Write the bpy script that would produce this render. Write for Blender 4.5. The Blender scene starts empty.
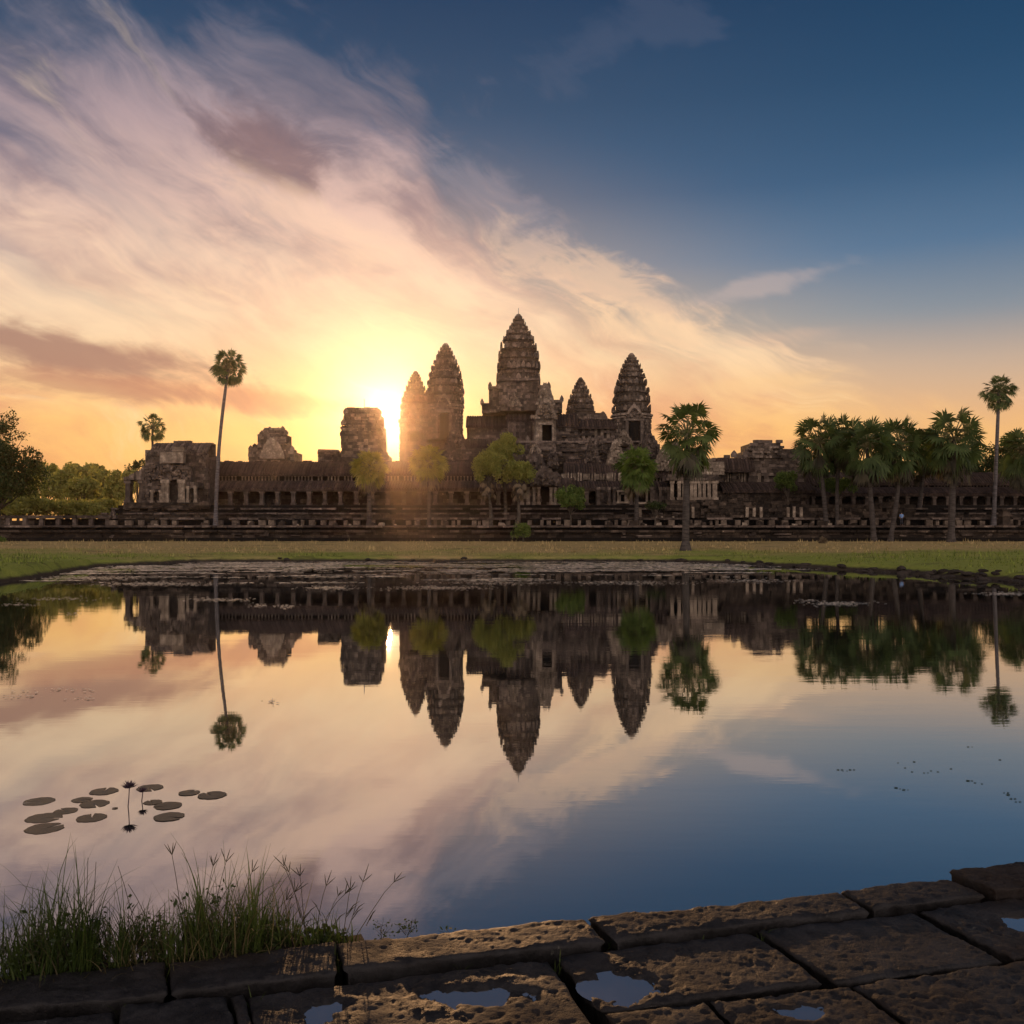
import bpy, math, random
import numpy as np
from mathutils import Vector, Matrix, Quaternion

random.seed(7)
RNG = np.random.default_rng(11)
S = bpy.context.scene
COL = S.collection
PI = math.pi
rad = math.radians

# ------------------------------------------------------------------ camera
F, HY, EYE = 900.0, 526.0, 3.0           # focal length in pixels, horizon row, eye height above the water
cam_d = bpy.data.cameras.new('camera')
cam = bpy.data.objects.new('camera', cam_d)
COL.objects.link(cam)
cam.location = (0, 0, EYE)
cam.rotation_euler = (rad(90), 0, 0)
cam_d.sensor_width = 36.0
cam_d.lens = 36.0 * F / 1024.0
cam_d.shift_y = (HY - 512.0) / 1024.0
cam_d.clip_start = 0.05
cam_d.clip_end = 6000
S.camera = cam
S.view_settings.view_transform = 'Standard'
S.view_settings.look = 'None'
S.view_settings.exposure = 0.0
S.view_settings.gamma = 1.0
S.view_settings.use_curve_mapping = False
S.cycles.use_denoising = True
S.cycles.max_bounces = 6
S.cycles.diffuse_bounces = 2
S.cycles.glossy_bounces = 3
S.cycles.transmission_bounces = 3
S.cycles.volume_bounces = 0
S.cycles.transparent_max_bounces = 6
S.cycles.caustics_reflective = False
S.cycles.caustics_refractive = False
S.cycles.sample_clamp_indirect = 4.0

SUN_AZ, SUN_EL = math.degrees(math.atan(-125 / 900)), 7.0


def lin(r, g, b):
    return tuple(((c / 255) / 12.92 if c / 255 <= 0.04045 else ((c / 255 + 0.055) / 1.055) ** 2.4) for c in (r, g, b)) + (1,)


# ------------------------------------------------------------------ node helper
class NT:
    def __init__(s, tree):
        s.t = tree
        s.n = tree.nodes
        s.l = tree.links
        for x in list(s.n):
            s.n.remove(x)

    def new(s, typ, **kw):
        n = s.n.new(typ)
        for k, v in kw.items():
            setattr(n, k, v)
        return n

    def put(s, sock, v):
        if v is None:
            return
        if hasattr(v, 'is_output') or isinstance(v, bpy.types.NodeSocket):
            s.l.new(v, sock)
        else:
            if sock.type == 'RGBA' and isinstance(v, (int, float)):
                v = (v, v, v, 1)
            sock.default_value = v

    def m(s, op, a, b=None, c=None, clamp=False):
        n = s.new('ShaderNodeMath', operation=op)
        n.use_clamp = clamp
        for i, v in enumerate((a, b, c)):
            s.put(n.inputs[i], v) if v is not None else None
        return n.outputs[0]

    def mr(s, v, a, b, c=0.0, d=1.0, smooth=True):
        n = s.new('ShaderNodeMapRange')
        n.interpolation_type = 'SMOOTHSTEP' if smooth else 'LINEAR'
        n.clamp = True
        for i, x in enumerate((v, a, b, c, d)):
            s.put(n.inputs[i], x)
        return n.outputs[0]

    def xyz(s, x, y, z=0.0):
        n = s.new('ShaderNodeCombineXYZ')
        for i, v in enumerate((x, y, z)):
            s.put(n.inputs[i], v)
        return n.outputs[0]

    def sep(s, v):
        n = s.new('ShaderNodeSeparateXYZ')
        s.put(n.inputs[0], v)
        return n.outputs

    def noise(s, vec, scale, detail=4, rough=0.55, dist=0.0, out=0):
        n = s.new('ShaderNodeTexNoise')
        s.put(n.inputs['Vector'], vec)
        n.inputs['Scale'].default_value = scale
        n.inputs['Detail'].default_value = detail
        n.inputs['Roughness'].default_value = rough
        n.inputs['Distortion'].default_value = dist
        return n.outputs[out]

    def mix(s, f, a, b, mode='MIX'):
        n = s.new('ShaderNodeMix', data_type='RGBA', blend_type=mode)
        n.clamp_factor = True
        s.put(n.inputs[0], f)
        s.put(n.inputs[6], a)
        s.put(n.inputs[7], b)
        return n.outputs[2]

    def ramp(s, v, stops, lo=0.0, hi=1.0, interp='LINEAR'):
        """stops: (pos in lo..hi, colour)"""
        v = s.mr(v, lo, hi, 0, 1, smooth=False)
        n = s.new('ShaderNodeValToRGB')
        r = n.color_ramp
        r.interpolation = interp
        st = [((p - lo) / (hi - lo), c) for p, c in stops]
        r.elements[0].position, r.elements[0].color = st[0]
        r.elements[1].position, r.elements[1].color = st[-1]
        for p, c in st[1:-1]:
            e = r.elements.new(p)
            e.color = c
        s.put(n.inputs[0], v)
        return n.outputs[0]

    def curve(s, v, pts, lo, hi):
        """piecewise-linear scalar function of v (values 0..1 through a ramp, scaled back)"""
        mx = max(p[1] for p in pts)
        out = s.ramp(v, [(p, (q / mx, q / mx, q / mx, 1)) for p, q in pts], lo, hi, 'EASE')
        return s.m('MULTIPLY', out, mx)


# ------------------------------------------------------------------ world: dusk sky with cirrus
w = bpy.data.worlds.new('World')
S.world = w
w.use_nodes = True
k = NT(w.node_tree)
tc = k.new('ShaderNodeTexCoord')
dx, dy, dz = k.sep(tc.outputs['Generated'])
az = k.m('MULTIPLY', k.m('ARCTAN2', dx, dy), 180 / PI)
el = k.m('MAXIMUM', k.m('MULTIPLY', k.m('ARCSINE', dz), 180 / PI), 0.0)
# angle to the sun (degrees), widened sideways near the horizon
da = k.m('SUBTRACT', az, SUN_AZ)
de = k.m('SUBTRACT', el, SUN_EL)
sd = k.m('SQRT', k.m('ADD', k.m('POWER', k.m('ABSOLUTE', da), 2.0), k.m('POWER', k.m('ABSOLUTE', k.m('MULTIPLY', de, 1.15)), 2.0)))
sdw = k.m('SQRT', k.m('ADD', k.m('POWER', k.m('ABSOLUTE', k.m('MULTIPLY', da, 0.62)), 2.0), k.m('POWER', k.m('ABSOLUTE', k.m('MULTIPLY', de, 1.2)), 2.0)))

# clear sky by elevation
clear = k.ramp(el, [(0, lin(252, 178, 96)), (3, lin(250, 184, 104)), (6.5, lin(240, 184, 128)), (9.5, lin(212, 180, 152)),
                    (12.5, lin(150, 154, 158)), (16, lin(96, 124, 152)), (20, lin(60, 94, 128)), (25, lin(42, 75, 108)),
                    (31, lin(26, 58, 92)), (45, lin(20, 50, 84)), (90, lin(24, 44, 74))], 0, 90)
east = k.mr(da, 12, 42)                                   # away from the sun to the right: duller, deeper
clear = k.mix(k.m('MULTIPLY', east, 0.55), clear, k.ramp(el, [(0, lin(246, 178, 100)), (5, lin(236, 182, 124)), (8.5, lin(194, 170, 148)),
              (12, lin(114, 132, 150)), (16, lin(64, 102, 138)), (22, lin(30, 74, 110)), (30, lin(4, 54, 88)), (90, lin(10, 38, 72))], 0, 90))
warm = k.mr(sdw, 2, 22)
warm = k.m('SUBTRACT', 1.0, warm)
clear = k.mix(k.m('MULTIPLY', warm, 0.4), clear, lin(255, 194, 106))

# coordinates for cloud texture: azimuth / elevation turned so streaks fall to the right
def rot(a_, e_, ang, sx, sy, warp=None):
    c, s_ = math.cos(rad(ang)), math.sin(rad(ang))
    u = k.m('ADD', k.m('MULTIPLY', a_, c), k.m('MULTIPLY', e_, s_))
    v = k.m('SUBTRACT', k.m('MULTIPLY', e_, c), k.m('MULTIPLY', a_, s_))
    return u, v

base = k.xyz(k.m('MULTIPLY', az, 0.05), k.m('MULTIPLY', el, 0.09), 3.1)
wn = k.new('ShaderNodeTexNoise')
k.put(wn.inputs['Vector'], base)
wn.inputs['Scale'].default_value = 1.3
wn.inputs['Detail'].default_value = 3
wr, wg, wb = k.sep(wn.outputs['Color'])
azw = k.m('ADD', az, k.m('MULTIPLY', k.m('SUBTRACT', wr, 0.5), 9))
elw = k.m('ADD', el, k.m('MULTIPLY', k.m('SUBTRACT', wg, 0.5), 6))
u1, v1 = rot(azw, elw, -24, 1, 1)
n1 = k.noise(k.xyz(k.m('MULTIPLY', u1, 0.055), k.m('MULTIPLY', v1, 0.19), 0.7), 1.0, 8, 0.56, 0.1)      # streaks
u2, v2 = rot(azw, elw, -30, 1, 1)
n2 = k.noise(k.xyz(k.m('MULTIPLY', u2, 0.10), k.m('MULTIPLY', v2, 0.42), 5.2), 1.0, 9, 0.6, 0.25)     # fine wisps
n3 = k.noise(k.xyz(k.m('MULTIPLY', azw, 0.06), k.m('MULTIPLY', elw, 0.13), 9.4), 1.0, 5, 0.55, 0.0)     # masses
n4 = k.noise(k.xyz(k.m('MULTIPLY', azw, 0.28), k.m('MULTIPLY', elw, 0.55), 2.4), 1.0, 7, 0.58, 0.15)     # mottling

n5 = k.noise(k.xyz(k.m('MULTIPLY', k.m('ADD', az, k.m('MULTIPLY', u2, 0.3)), 0.07), k.m('MULTIPLY', v1, 0.34), 7.7), 1.0, 7, 0.6, 0.1)      # long parallel streaks
# upper limit of the cloud sheet along the azimuth
bound = k.curve(az, [(-60, 31), (-30, 28.5), (-20, 27), (-11, 27), (-7, 25.5), (-4, 20.2), (2, 16.8), (8, 14.4), (14, 12.2), (19, 8.0), (27, 4), (60, 2)], -60, 60)
over = k.m('SUBTRACT', k.m('ADD', bound, k.m('MULTIPLY', k.m('SUBTRACT', k.m('ADD', k.m('MULTIPLY', n1, 0.6), k.m('MULTIPLY', n2, 0.4)), 0.5), 22)), el)
sheet = k.mr(over, -2.2, 3.4)
dens = k.mr(k.m('ADD', k.m('MULTIPLY', n1, 0.62), k.m('MULTIPLY', n2, 0.38)), 0.33, 0.60)
low_fade = k.mr(el, 0.5, 7, 0.35, 1.0)
cover = k.m('MULTIPLY', k.m('MULTIPLY', sheet, k.m('ADD', 0.56, k.m('MULTIPLY', dens, 0.40))), low_fade, clamp=True)
# colour of the cloud sheet: lit from below near the sun, mauve high up
ccol = k.ramp(el, [(0, lin(255, 190, 106)), (6, lin(255, 198, 120)), (11, lin(255, 220, 178)), (15, lin(252, 214, 182)), (19, lin(232, 194, 178)),
                   (23, lin(186, 160, 162)), (28, lin(124, 122, 138)), (34, lin(92, 98, 128)), (90, lin(60, 70, 104))], 0, 90)
cdark = k.ramp(el, [(0, lin(226, 150, 90)), (6, lin(222, 150, 108)), (11, lin(232, 184, 150)), (15, lin(206, 168, 154)), (20, lin(150, 128, 134)),
                    (26, lin(72, 84, 108)), (34, lin(40, 58, 90)), (90, lin(34, 50, 86))], 0, 90)
shade = k.mr(k.m('ADD', k.m('MULTIPLY', n3, 0.35), k.m('ADD', k.m('MULTIPLY', n4, 0.2), k.m('MULTIPLY', n5, 0.45))), 0.41, 0.60)
shade = k.m('MULTIPLY', shade, k.mr(sd, 3, 15, 0.25, 1.0))
cc = k.mix(shade, ccol, cdark)
hl = k.mr(n2, 0.55, 0.76)
cc = k.mix(k.m('MULTIPLY', hl, k.mr(el, 30, 8, 0.25, 0.6)), cc, lin(255, 226, 182))
sky = k.mix(cover, clear, cc)

# named cloud bodies: a soft stroke (azimuth, elevation, half length, half height, tilt, colour, strength)
def stroke(sky, a0, e0, la, le, tilt, col, amt, ragged=0.55):
    u, v = rot(k.m('SUBTRACT', az, a0), k.m('SUBTRACT', el, e0), tilt, 1, 1)
    r = k.m('SQRT', k.m('ADD', k.m('POWER', k.m('ABSOLUTE', k.m('DIVIDE', u, la)), 2.0), k.m('POWER', k.m('ABSOLUTE', k.m('DIVIDE', v, le)), 2.0)))
    r = k.m('ADD', r, k.m('MULTIPLY', k.m('SUBTRACT', k.m('ADD', k.m('MULTIPLY', n2, 0.55), k.m('MULTIPLY', n4, 0.45)), 0.5), -5.0 * ragged))
    f = k.m('MULTIPLY', k.m('SUBTRACT', 1.0, k.mr(r, 0.25, 1.25)), amt)
    return k.mix(f, sky, col)

sky = stroke(sky, -27, 9.9, 11, 1.25, -7, lin(160, 118, 106), 0.9, .7)
sky = stroke(sky, -15.5, 7.7, 11.5, .85, -2.5, lin(208, 142, 108), 0.85, .55)
sky = stroke(sky, -25, 8.0, 12, 0.8, -3, lin(178, 124, 104), 0.65, .8)
sky = stroke(sky, -15.2, 22.4, 4.2, 2.1, -22, lin(124, 98, 104), 0.8, .9)
sky = stroke(sky, -13, 18.5, 8, 1.1, -16, lin(248, 208, 180), 0.55, 1.0)
sky = stroke(sky, 6.5, 14.8, 9, 1.6, -24, lin(252, 210, 172), 0.55, 1.0)
sky = stroke(sky, 10, 11.9, 6, 1.3, -14, lin(255, 216, 172), 0.6, 1.0)
sky = stroke(sky, 15.2, 14.4, 5.5, 0.7, 8, lin(196, 176, 170), 0.5, .75)
sky = stroke(sky, 15.6, 11.3, 4.0, 0.5, 3, lin(222, 186, 160), 0.35, .8)
sky = stroke(sky, 14.8, 8.6, 4.5, 0.5, 3, lin(250, 204, 146), 0.4, 1.0)
sky = stroke(sky, 7.5, 28.4, 6, 1.5, 14, lin(88, 96, 120), 0.26, 1.3)
sky = stroke(sky, -13, 25.5, 9, 3.2, -12, lin(104, 102, 120), 0.5, 1.0)
sky = stroke(sky, -1, 19.5, 6, 1.6, -30, lin(150, 142, 152), 0.4, 1.3)
sky = stroke(sky, -14, 3.4, 3.5, 0.28, -3, lin(236, 154, 84), 0.5, 0.3)

# the sun's own brightness in the air around it
def falloff(r, k_):
    return k.m('EXPONENT', k.m('MULTIPLY', k.m('POWER', r, 1.35), -k_))
g1 = k.m('MULTIPLY', falloff(sd, 1.1), 1.8)
g2 = k.m('MULTIPLY', falloff(sd, 0.32), 0.12)
g3 = k.m('MULTIPLY', falloff(sdw, 0.05), 0.04)
def glow(g, col):
    n = k.new('ShaderNodeMix', data_type='RGBA', blend_type='MULTIPLY')
    n.inputs[0].default_value = 1.0
    k.put(n.inputs[6], k.xyz(g, g, g))
    k.put(n.inputs[7], col)
    return n.outputs[2]
sky = k.mix(1.0, sky, glow(g1, (1.0, 0.80, 0.50, 1)), 'ADD')
sky = k.mix(1.0, sky, glow(g2, (1.0, 0.50, 0.10, 1)), 'ADD')
sky = k.mix(1.0, sky, glow(g3, (1.0, 0.48, 0.10, 1)), 'ADD')
# unseen pink sky behind the viewer, over-brightened as fill for the temple fronts
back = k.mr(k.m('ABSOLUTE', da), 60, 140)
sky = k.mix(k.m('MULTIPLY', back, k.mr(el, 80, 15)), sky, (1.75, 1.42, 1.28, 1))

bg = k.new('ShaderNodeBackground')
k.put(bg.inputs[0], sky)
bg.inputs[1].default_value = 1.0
nish = k.new('ShaderNodeTexSky')
nish.sky_type = 'NISHITA'
nish.sun_disc = False
nish.sun_elevation = rad(SUN_EL)
nish.sun_rotation = rad(SUN_AZ)
nish.air_density = 1.0
nish.dust_density = 1.5
bg2 = k.new('ShaderNodeBackground')
k.put(bg2.inputs[0], nish.outputs[0])
bg2.inputs[1].default_value = 0.003
ad = k.new('ShaderNodeAddShader')
k.l.new(bg.outputs[0], ad.inputs[0])
k.l.new(bg2.outputs[0], ad.inputs[1])
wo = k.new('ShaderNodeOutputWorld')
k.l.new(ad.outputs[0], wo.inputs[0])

# ------------------------------------------------------------------ sun
w.cycles.sampling_method = 'MANUAL'
w.cycles.sample_map_resolution = 256
sl = bpy.data.lights.new('sun', 'SUN')
sl.energy = 2.4
sl.angle = rad(0.5)
sl.color = (1.0, 0.54, 0.24)
sun = bpy.data.objects.new('sun', sl)
COL.objects.link(sun)
to_sun = Vector((math.sin(rad(SUN_AZ)) * math.cos(rad(SUN_EL)), math.cos(rad(SUN_AZ)) * math.cos(rad(SUN_EL)), math.sin(rad(SUN_EL))))
sun.rotation_euler = to_sun.to_track_quat('Z', 'Y').to_euler()

# ================================================================== helpers: meshes, tags, materials
def PX(px, Y):
    return (px - 512.0) * Y / F


def PZ(py, Y):
    return EYE - (py - HY) * Y / F


class MB:
    """collects boxes, tubes, prisms and leaves; build() links them as ONE mesh object"""
    def __init__(s):
        s.v, s.f = [], []

    def add(s, vs, fs):
        n = len(s.v)
        s.v.extend([tuple(p) for p in vs])
        s.f.extend([tuple(i + n for i in f) for f in fs])
        return s

    def box(s, c, d, rz=0.0, jit=0.0, taper=1.0, tilt=None):
        hx, hy, hz = d[0] / 2, d[1] / 2, d[2] / 2
        cr, sr = math.cos(rz), math.sin(rz)
        vs = []
        for z_ in (-1, 1):
            t = taper if z_ > 0 else 1.0
            for x_, y_ in ((-1, -1), (1, -1), (1, 1), (-1, 1)):
                x, y, z = x_ * hx * t, y_ * hy * t, z_ * hz
                if jit:
                    x += random.uniform(-jit, jit); y += random.uniform(-jit, jit); z += random.uniform(-jit, jit)
                if tilt:
                    p = tilt @ Vector((x, y, z)); x, y, z = p
                vs.append((c[0] + x * cr - y * sr, c[1] + x * sr + y * cr, c[2] + z))
        return s.add(vs, [(0, 3, 2, 1), (4, 5, 6, 7), (0, 1, 5, 4), (1, 2, 6, 5), (2, 3, 7, 6), (3, 0, 4, 7)])

    def prism(s, poly, z0, z1, sc0=1.0, sc1=1.0, c=(0, 0), jit=0.0):
        n = len(poly)
        vs = [(c[0] + p[0] * sc0, c[1] + p[1] * sc0, z0) for p in poly] + [
            (c[0] + p[0] * sc1 + random.uniform(-jit, jit), c[1] + p[1] * sc1 + random.uniform(-jit, jit), z1 + random.uniform(-jit, jit)) for p in poly]
        fs = [tuple(range(n - 1, -1, -1)), tuple(range(n, 2 * n))] + [(i, (i + 1) % n, n + (i + 1) % n, n + i) for i in range(n)]
        return s.add(vs, fs)

    def slab(s, p0, p1, prof, jit=0.0):
        """a profile [(out, z)...] swept from p0 to p1 (2-D points); out is measured to the right of p0->p1 (toward the viewer)"""
        dx_, dy_ = p1[0] - p0[0], p1[1] - p0[1]
        L = math.hypot(dx_, dy_)
        nx, ny = dy_ / L, -dx_ / L
        n = len(prof)
        vs = [(p0[0] + nx * o, p0[1] + ny * o, z) for o, z in prof] + [(p1[0] + nx * o, p1[1] + ny * o, z) for o, z in prof]
        fs = [tuple(range(n)), tuple(range(2 * n - 1, n - 1, -1))] + [(i, n + i, n + (i + 1) % n, (i + 1) % n) for i in range(n)]
        return s.add(vs, fs)

    def tube(s, pts, rs, n=8, cap=True):
        rings = []
        for i, p in enumerate(pts):
            a = Vector(pts[max(i - 1, 0)]); b = Vector(pts[min(i + 1, len(pts) - 1)])
            t = (b - a).normalized() if (b - a).length > 1e-9 else Vector((0, 0, 1))
            u = t.cross(Vector((0, 1, 0.01))).normalized() if abs(t.y) < 0.95 else t.cross(Vector((1, 0, 0))).normalized()
            v = t.cross(u)
            rings.append([Vector(p) + (u * math.cos(2 * PI * j / n) + v * math.sin(2 * PI * j / n)) * rs[i] for j in range(n)])
        vs = [q for r in rings for q in r]
        fs = [(i * n + j, i * n + (j + 1) % n, (i + 1) * n + (j + 1) % n, (i + 1) * n + j) for i in range(len(pts) - 1) for j in range(n)]
        if cap:
            fs += [tuple(range(n - 1, -1, -1)), tuple(range((len(pts) - 1) * n, len(pts) * n))]
        return s.add(vs, fs)

    def wall(s, p0, p1, z0, z1, bh=0.42, bl=0.9, depth=0.5, rough=0.03, miss=0.0, holes=(), core=True, ragged=0.0, crest=None):
        """coursed masonry of single blocks between two plan points; holes = [(s0, s1, z0, z1)] along the wall"""
        dx_, dy_ = p1[0] - p0[0], p1[1] - p0[1]
        L = math.hypot(dx_, dy_)
        ux, uy = dx_ / L, dy_ / L
        nx, ny = uy, -ux
        ang = math.atan2(uy, ux)
        nc = max(1, round((z1 - z0) / bh))
        h = (z1 - z0) / nc
        for c in range(nc):
            a = -random.uniform(0, bl)
            za = z0 + c * h
            while a < L:
                b = a + bl * random.uniform(0.65, 1.35)
                sa, sb = max(a, 0), min(b, L)
                a = b
                if sb - sa < 0.05:
                    continue
                mid, zm = (sa + sb) / 2, za + h / 2
                lim = z1 if crest is None else crest(mid / L)
                if zm > lim or random.random() < miss:
                    continue
                if ragged and c >= nc - 2 and random.random() < ragged:
                    continue
                if any(q[0] < mid < q[1] and q[2] < zm < q[3] for q in holes):
                    continue
                o = random.gauss(0, rough)
                d = depth + o
                cx = p0[0] + ux * mid + nx * (o / 2)
                cy = p0[1] + uy * mid + ny * (o / 2)
                s.box((cx, cy, zm), (sb - sa - 0.02, d, h - 0.015), ang, rough * 0.25)
        return s

    def build(s, name, mat=None, parent=None, loc=None, smooth=False):
        me = bpy.data.meshes.new(name)
        v = s.v
        if loc is not None:
            v = [(p[0] - loc[0], p[1] - loc[1], p[2] - loc[2]) for p in v]
        me.from_pydata(v, [], s.f)
        if mat is not None:
            for mm in (mat if isinstance(mat, (list, tuple)) else [mat]):
                me.materials.append(mm)
        if smooth:
            me.polygons.foreach_set('use_smooth', [True] * len(me.polygons))
        me.update()
        o = bpy.data.objects.new(name, me)
        COL.objects.link(o)
        if parent is not None:
            o.parent = parent
            if loc is None:
                o.matrix_parent_inverse = Matrix.Translation(parent.location).inverted()
                o.location = (0, 0, 0)
        elif loc is not None:
            o.location = loc
        return o


def thing(name, label, cat, loc=(0, 0, 0), group=None):
    o = bpy.data.objects.new(name, None)
    COL.objects.link(o)
    o.location = loc
    o.empty_display_size = 0.5
    return tag(o, label, cat, group)


def tag(o, label=None, cat=None, group=None, kind=None):
    for a, b in (('label', label), ('category', cat), ('group', group), ('kind', kind)):
        if b:
            o[a] = b
    return o


def np_mesh(name, verts, faces, mat, parent=None, smooth=False):
    """verts (n,3) and faces (m,4) or (m,3) arrays"""
    me = bpy.data.meshes.new(name)
    verts = np.asarray(verts, dtype=np.float32)
    faces = np.asarray(faces, dtype=np.int32)
    m, c = faces.shape
    me.vertices.add(len(verts)); me.vertices.foreach_set('co', verts.ravel())
    me.loops.add(m * c); me.loops.foreach_set('vertex_index', faces.ravel())
    me.polygons.add(m)
    me.polygons.foreach_set('loop_start', np.arange(0, m * c, c, dtype=np.int32))
    me.polygons.foreach_set('loop_total', np.full(m, c, dtype=np.int32))
    if smooth:
        me.polygons.foreach_set('use_smooth', np.ones(m, dtype=bool))
    me.update(calc_edges=True)
    me.validate()
    for mm in (mat if isinstance(mat, (list, tuple)) else [mat]):
        me.materials.append(mm)
    o = bpy.data.objects.new(name, me)
    COL.objects.link(o)
    if parent is not None:
        o.parent = parent
    return o


_T = RNG.random((256, 256))
def vnoise(x, y):
    xi, yi = np.floor(x).astype(int), np.floor(y).astype(int)
    fx, fy = x - xi, y - yi
    fx, fy = fx * fx * (3 - 2 * fx), fy * fy * (3 - 2 * fy)
    g = lambda a, b: _T[a % 256, b % 256]
    return (g(xi, yi) * (1 - fx) + g(xi + 1, yi) * fx) * (1 - fy) + (g(xi, yi + 1) * (1 - fx) + g(xi + 1, yi + 1) * fx) * fy


def fbm(x, y, oct=5, gain=0.5):
    x, y = np.asarray(x, float), np.asarray(y, float)
    a, t, r = 1.0, 0.0, np.zeros(np.broadcast(x, y).shape)
    for i in range(oct):
        r += a * vnoise(x * 2 ** i + 17.3 * i, y * 2 ** i + 9.1 * i)
        t += a
        a *= gain
    return r / t


# ------------------------------------------------------------------ materials
def new_mat(name):
    m = bpy.data.materials.new(name)
    m.use_nodes = True
    k = NT(m.node_tree)
    out = k.new('ShaderNodeOutputMaterial')
    return m, k, out


def principled(k, out, col, rough=0.9, spec=0.3, bump=None, bs=0.3, bd=0.05, metallic=0.0):
    p = k.new('ShaderNodeBsdfPrincipled')
    k.put(p.inputs['Base Color'], col)
    k.put(p.inputs['Roughness'], rough)
    k.put(p.inputs['Metallic'], metallic)
    p.inputs['Specular IOR Level'].default_value = spec
    if bump is not None:
        b = k.new('ShaderNodeBump')
        b.inputs['Strength'].default_value = bs
        b.inputs['Distance'].default_value = bd
        k.put(b.inputs['Height'], bump)
        k.l.new(b.outputs[0], p.inputs['Normal'])
    k.l.new(p.outputs[0], out.inputs[0])
    return p


def stone_mat(name, dark, mid, pale, pale_amt=0.5, isl=0.35, scale=1.0, streak=0.5, bd=0.15):
    m, k, out = new_mat(name)
    geo = k.new('ShaderNodeNewGeometry')
    pos = geo.outputs['Position']
    n1 = k.noise(pos, 0.22 * scale, 5, 0.6)
    n2 = k.noise(pos, 1.6 * scale, 6, 0.65)
    n3 = k.noise(pos, 6.0 * scale, 4, 0.6)
    x, y, z = k.sep(pos)
    ns = k.noise(k.xyz(k.m('MULTIPLY', x, 2.4 * scale), k.m('MULTIPLY', y, 2.4 * scale), k.m('MULTIPLY', z, 0.35 * scale)), 1.0, 4, 0.6)
    f = k.m('ADD', k.m('MULTIPLY', n1, 0.45), k.m('MULTIPLY', n2, 0.55))
    col = k.mix(k.mr(f, 0.38, 0.62), dark, mid)
    pl = k.mr(k.m('ADD', k.m('MULTIPLY', n2, 0.6), k.m('MULTIPLY', n3, 0.4)), 0.66 - 0.16 * pale_amt, 0.78 - 0.16 * pale_amt)
    col = k.mix(k.m('MULTIPLY', pl, k.mr(n1, 0.35, 0.62, 0.25, 0.95)), col, pale)
    col = k.mix(k.m('MULTIPLY', k.mr(ns, 0.5, 0.72), streak), col, dark)
    rnd = geo.outputs['Random Per Island']
    br = k.m('ADD', 1.0 - isl, k.m('MULTIPLY', k.m('POWER', rnd, 1.8), isl * 2.6))
    mul = k.new('ShaderNodeVectorMath', operation='SCALE')
    k.put(mul.inputs[0], col)
    k.put(mul.inputs['Scale'], br)
    bump = k.m('ADD', k.m('MULTIPLY', n2, 0.6), k.m('MULTIPLY', n3, 0.5))
    principled(k, out, mul.outputs[0], 0.92, 0.2, bump, 0.7, bd)
    return m


M_STONE = stone_mat('weathered_sandstone', (.040, .031, .027, 1), (.12, .093, .076, 1), (.36, .30, .24, 1), 0.55, 0.42)
M_TOWER = stone_mat('tower_sandstone', (.046, .037, .032, 1), (.145, .113, .09, 1), (.40, .33, .26, 1), 0.6, 0.5, streak=0.85)
M_PALE = stone_mat('pale_sandstone', (.10, .078, .06, 1), (.25, .20, .155, 1), (.46, .385, .30, 1), 0.8, 0.25)
M_ROOF = stone_mat('dark_roof_stone', (.030, .021, .018, 1), (.066, .045, .036, 1), (.13, .095, .075, 1), 0.25, 0.25)
M_BASE = stone_mat('terrace_stone', (.020, .015, .012, 1), (.058, .043, .033, 1), (.30, .24, .175, 1), 0.55, 0.50)
M_INK = stone_mat('shadowed_interior_stone', (.005, .004, .0035, 1), (.010, .0075, .006, 1), (.02, .015, .012, 1), 0.1, 0.2)  # near-black colour holds the shade of doorways, openings and recesses


def leaf_mat(name, a, b, trans=0.45, dark=None, rough=0.6):
    m, k, out = new_mat(name)
    geo = k.new('ShaderNodeNewGeometry')
    rnd = geo.outputs['Random Per Island']
    n = k.noise(geo.outputs['Position'], 0.8, 3, 0.5)
    f = k.m('ADD', k.m('MULTIPLY', rnd, 0.6), k.m('MULTIPLY', k.mr(n, 0.35, 0.65), 0.4))
    col = k.mix(f, a, b)
    p = k.new('ShaderNodeBsdfPrincipled')
    k.put(p.inputs['Base Color'], col)
    p.inputs['Roughness'].default_value = rough
    p.inputs['Specular IOR Level'].default_value = 0.25
    t = k.new('ShaderNodeBsdfTranslucent')
    sc = k.new('ShaderNodeVectorMath', operation='MULTIPLY')
    k.put(sc.inputs[0], col)
    sc.inputs[1].default_value = (1.6, 1.5, 0.7)
    k.put(t.inputs[0], sc.outputs[0])
    mx = k.new('ShaderNodeMixShader')
    mx.inputs[0].default_value = trans
    k.l.new(p.outputs[0], mx.inputs[1]); k.l.new(t.outputs[0], mx.inputs[2])
    k.l.new(mx.outputs[0], out.inputs[0])
    return m


M_PALM = leaf_mat('palm_leaf', (.038, .060, .016, 1), (.10, .135, .038, 1), 0.35)
M_PALM_DARK = leaf_mat('palm_leaf_dark', (.026, .046, .014, 1), (.075, .11, .034, 1), 0.3)
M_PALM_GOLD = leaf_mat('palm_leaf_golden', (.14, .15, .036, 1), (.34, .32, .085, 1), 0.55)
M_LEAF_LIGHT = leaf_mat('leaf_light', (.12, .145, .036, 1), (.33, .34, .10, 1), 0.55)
M_LEAF = leaf_mat('leaf_green', (.055, .095, .022, 1), (.15, .21, .05, 1), 0.45)
M_LEAF_DARK = leaf_mat('leaf_dark', (.018, .032, .010, 1), (.050, .070, .020, 1), 0.4)
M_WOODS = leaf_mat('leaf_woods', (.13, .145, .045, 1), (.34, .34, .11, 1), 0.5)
M_DRY = leaf_mat('dry_palm_leaf', (.075, .055, .035, 1), (.21, .165, .11, 1), 0.3)
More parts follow.
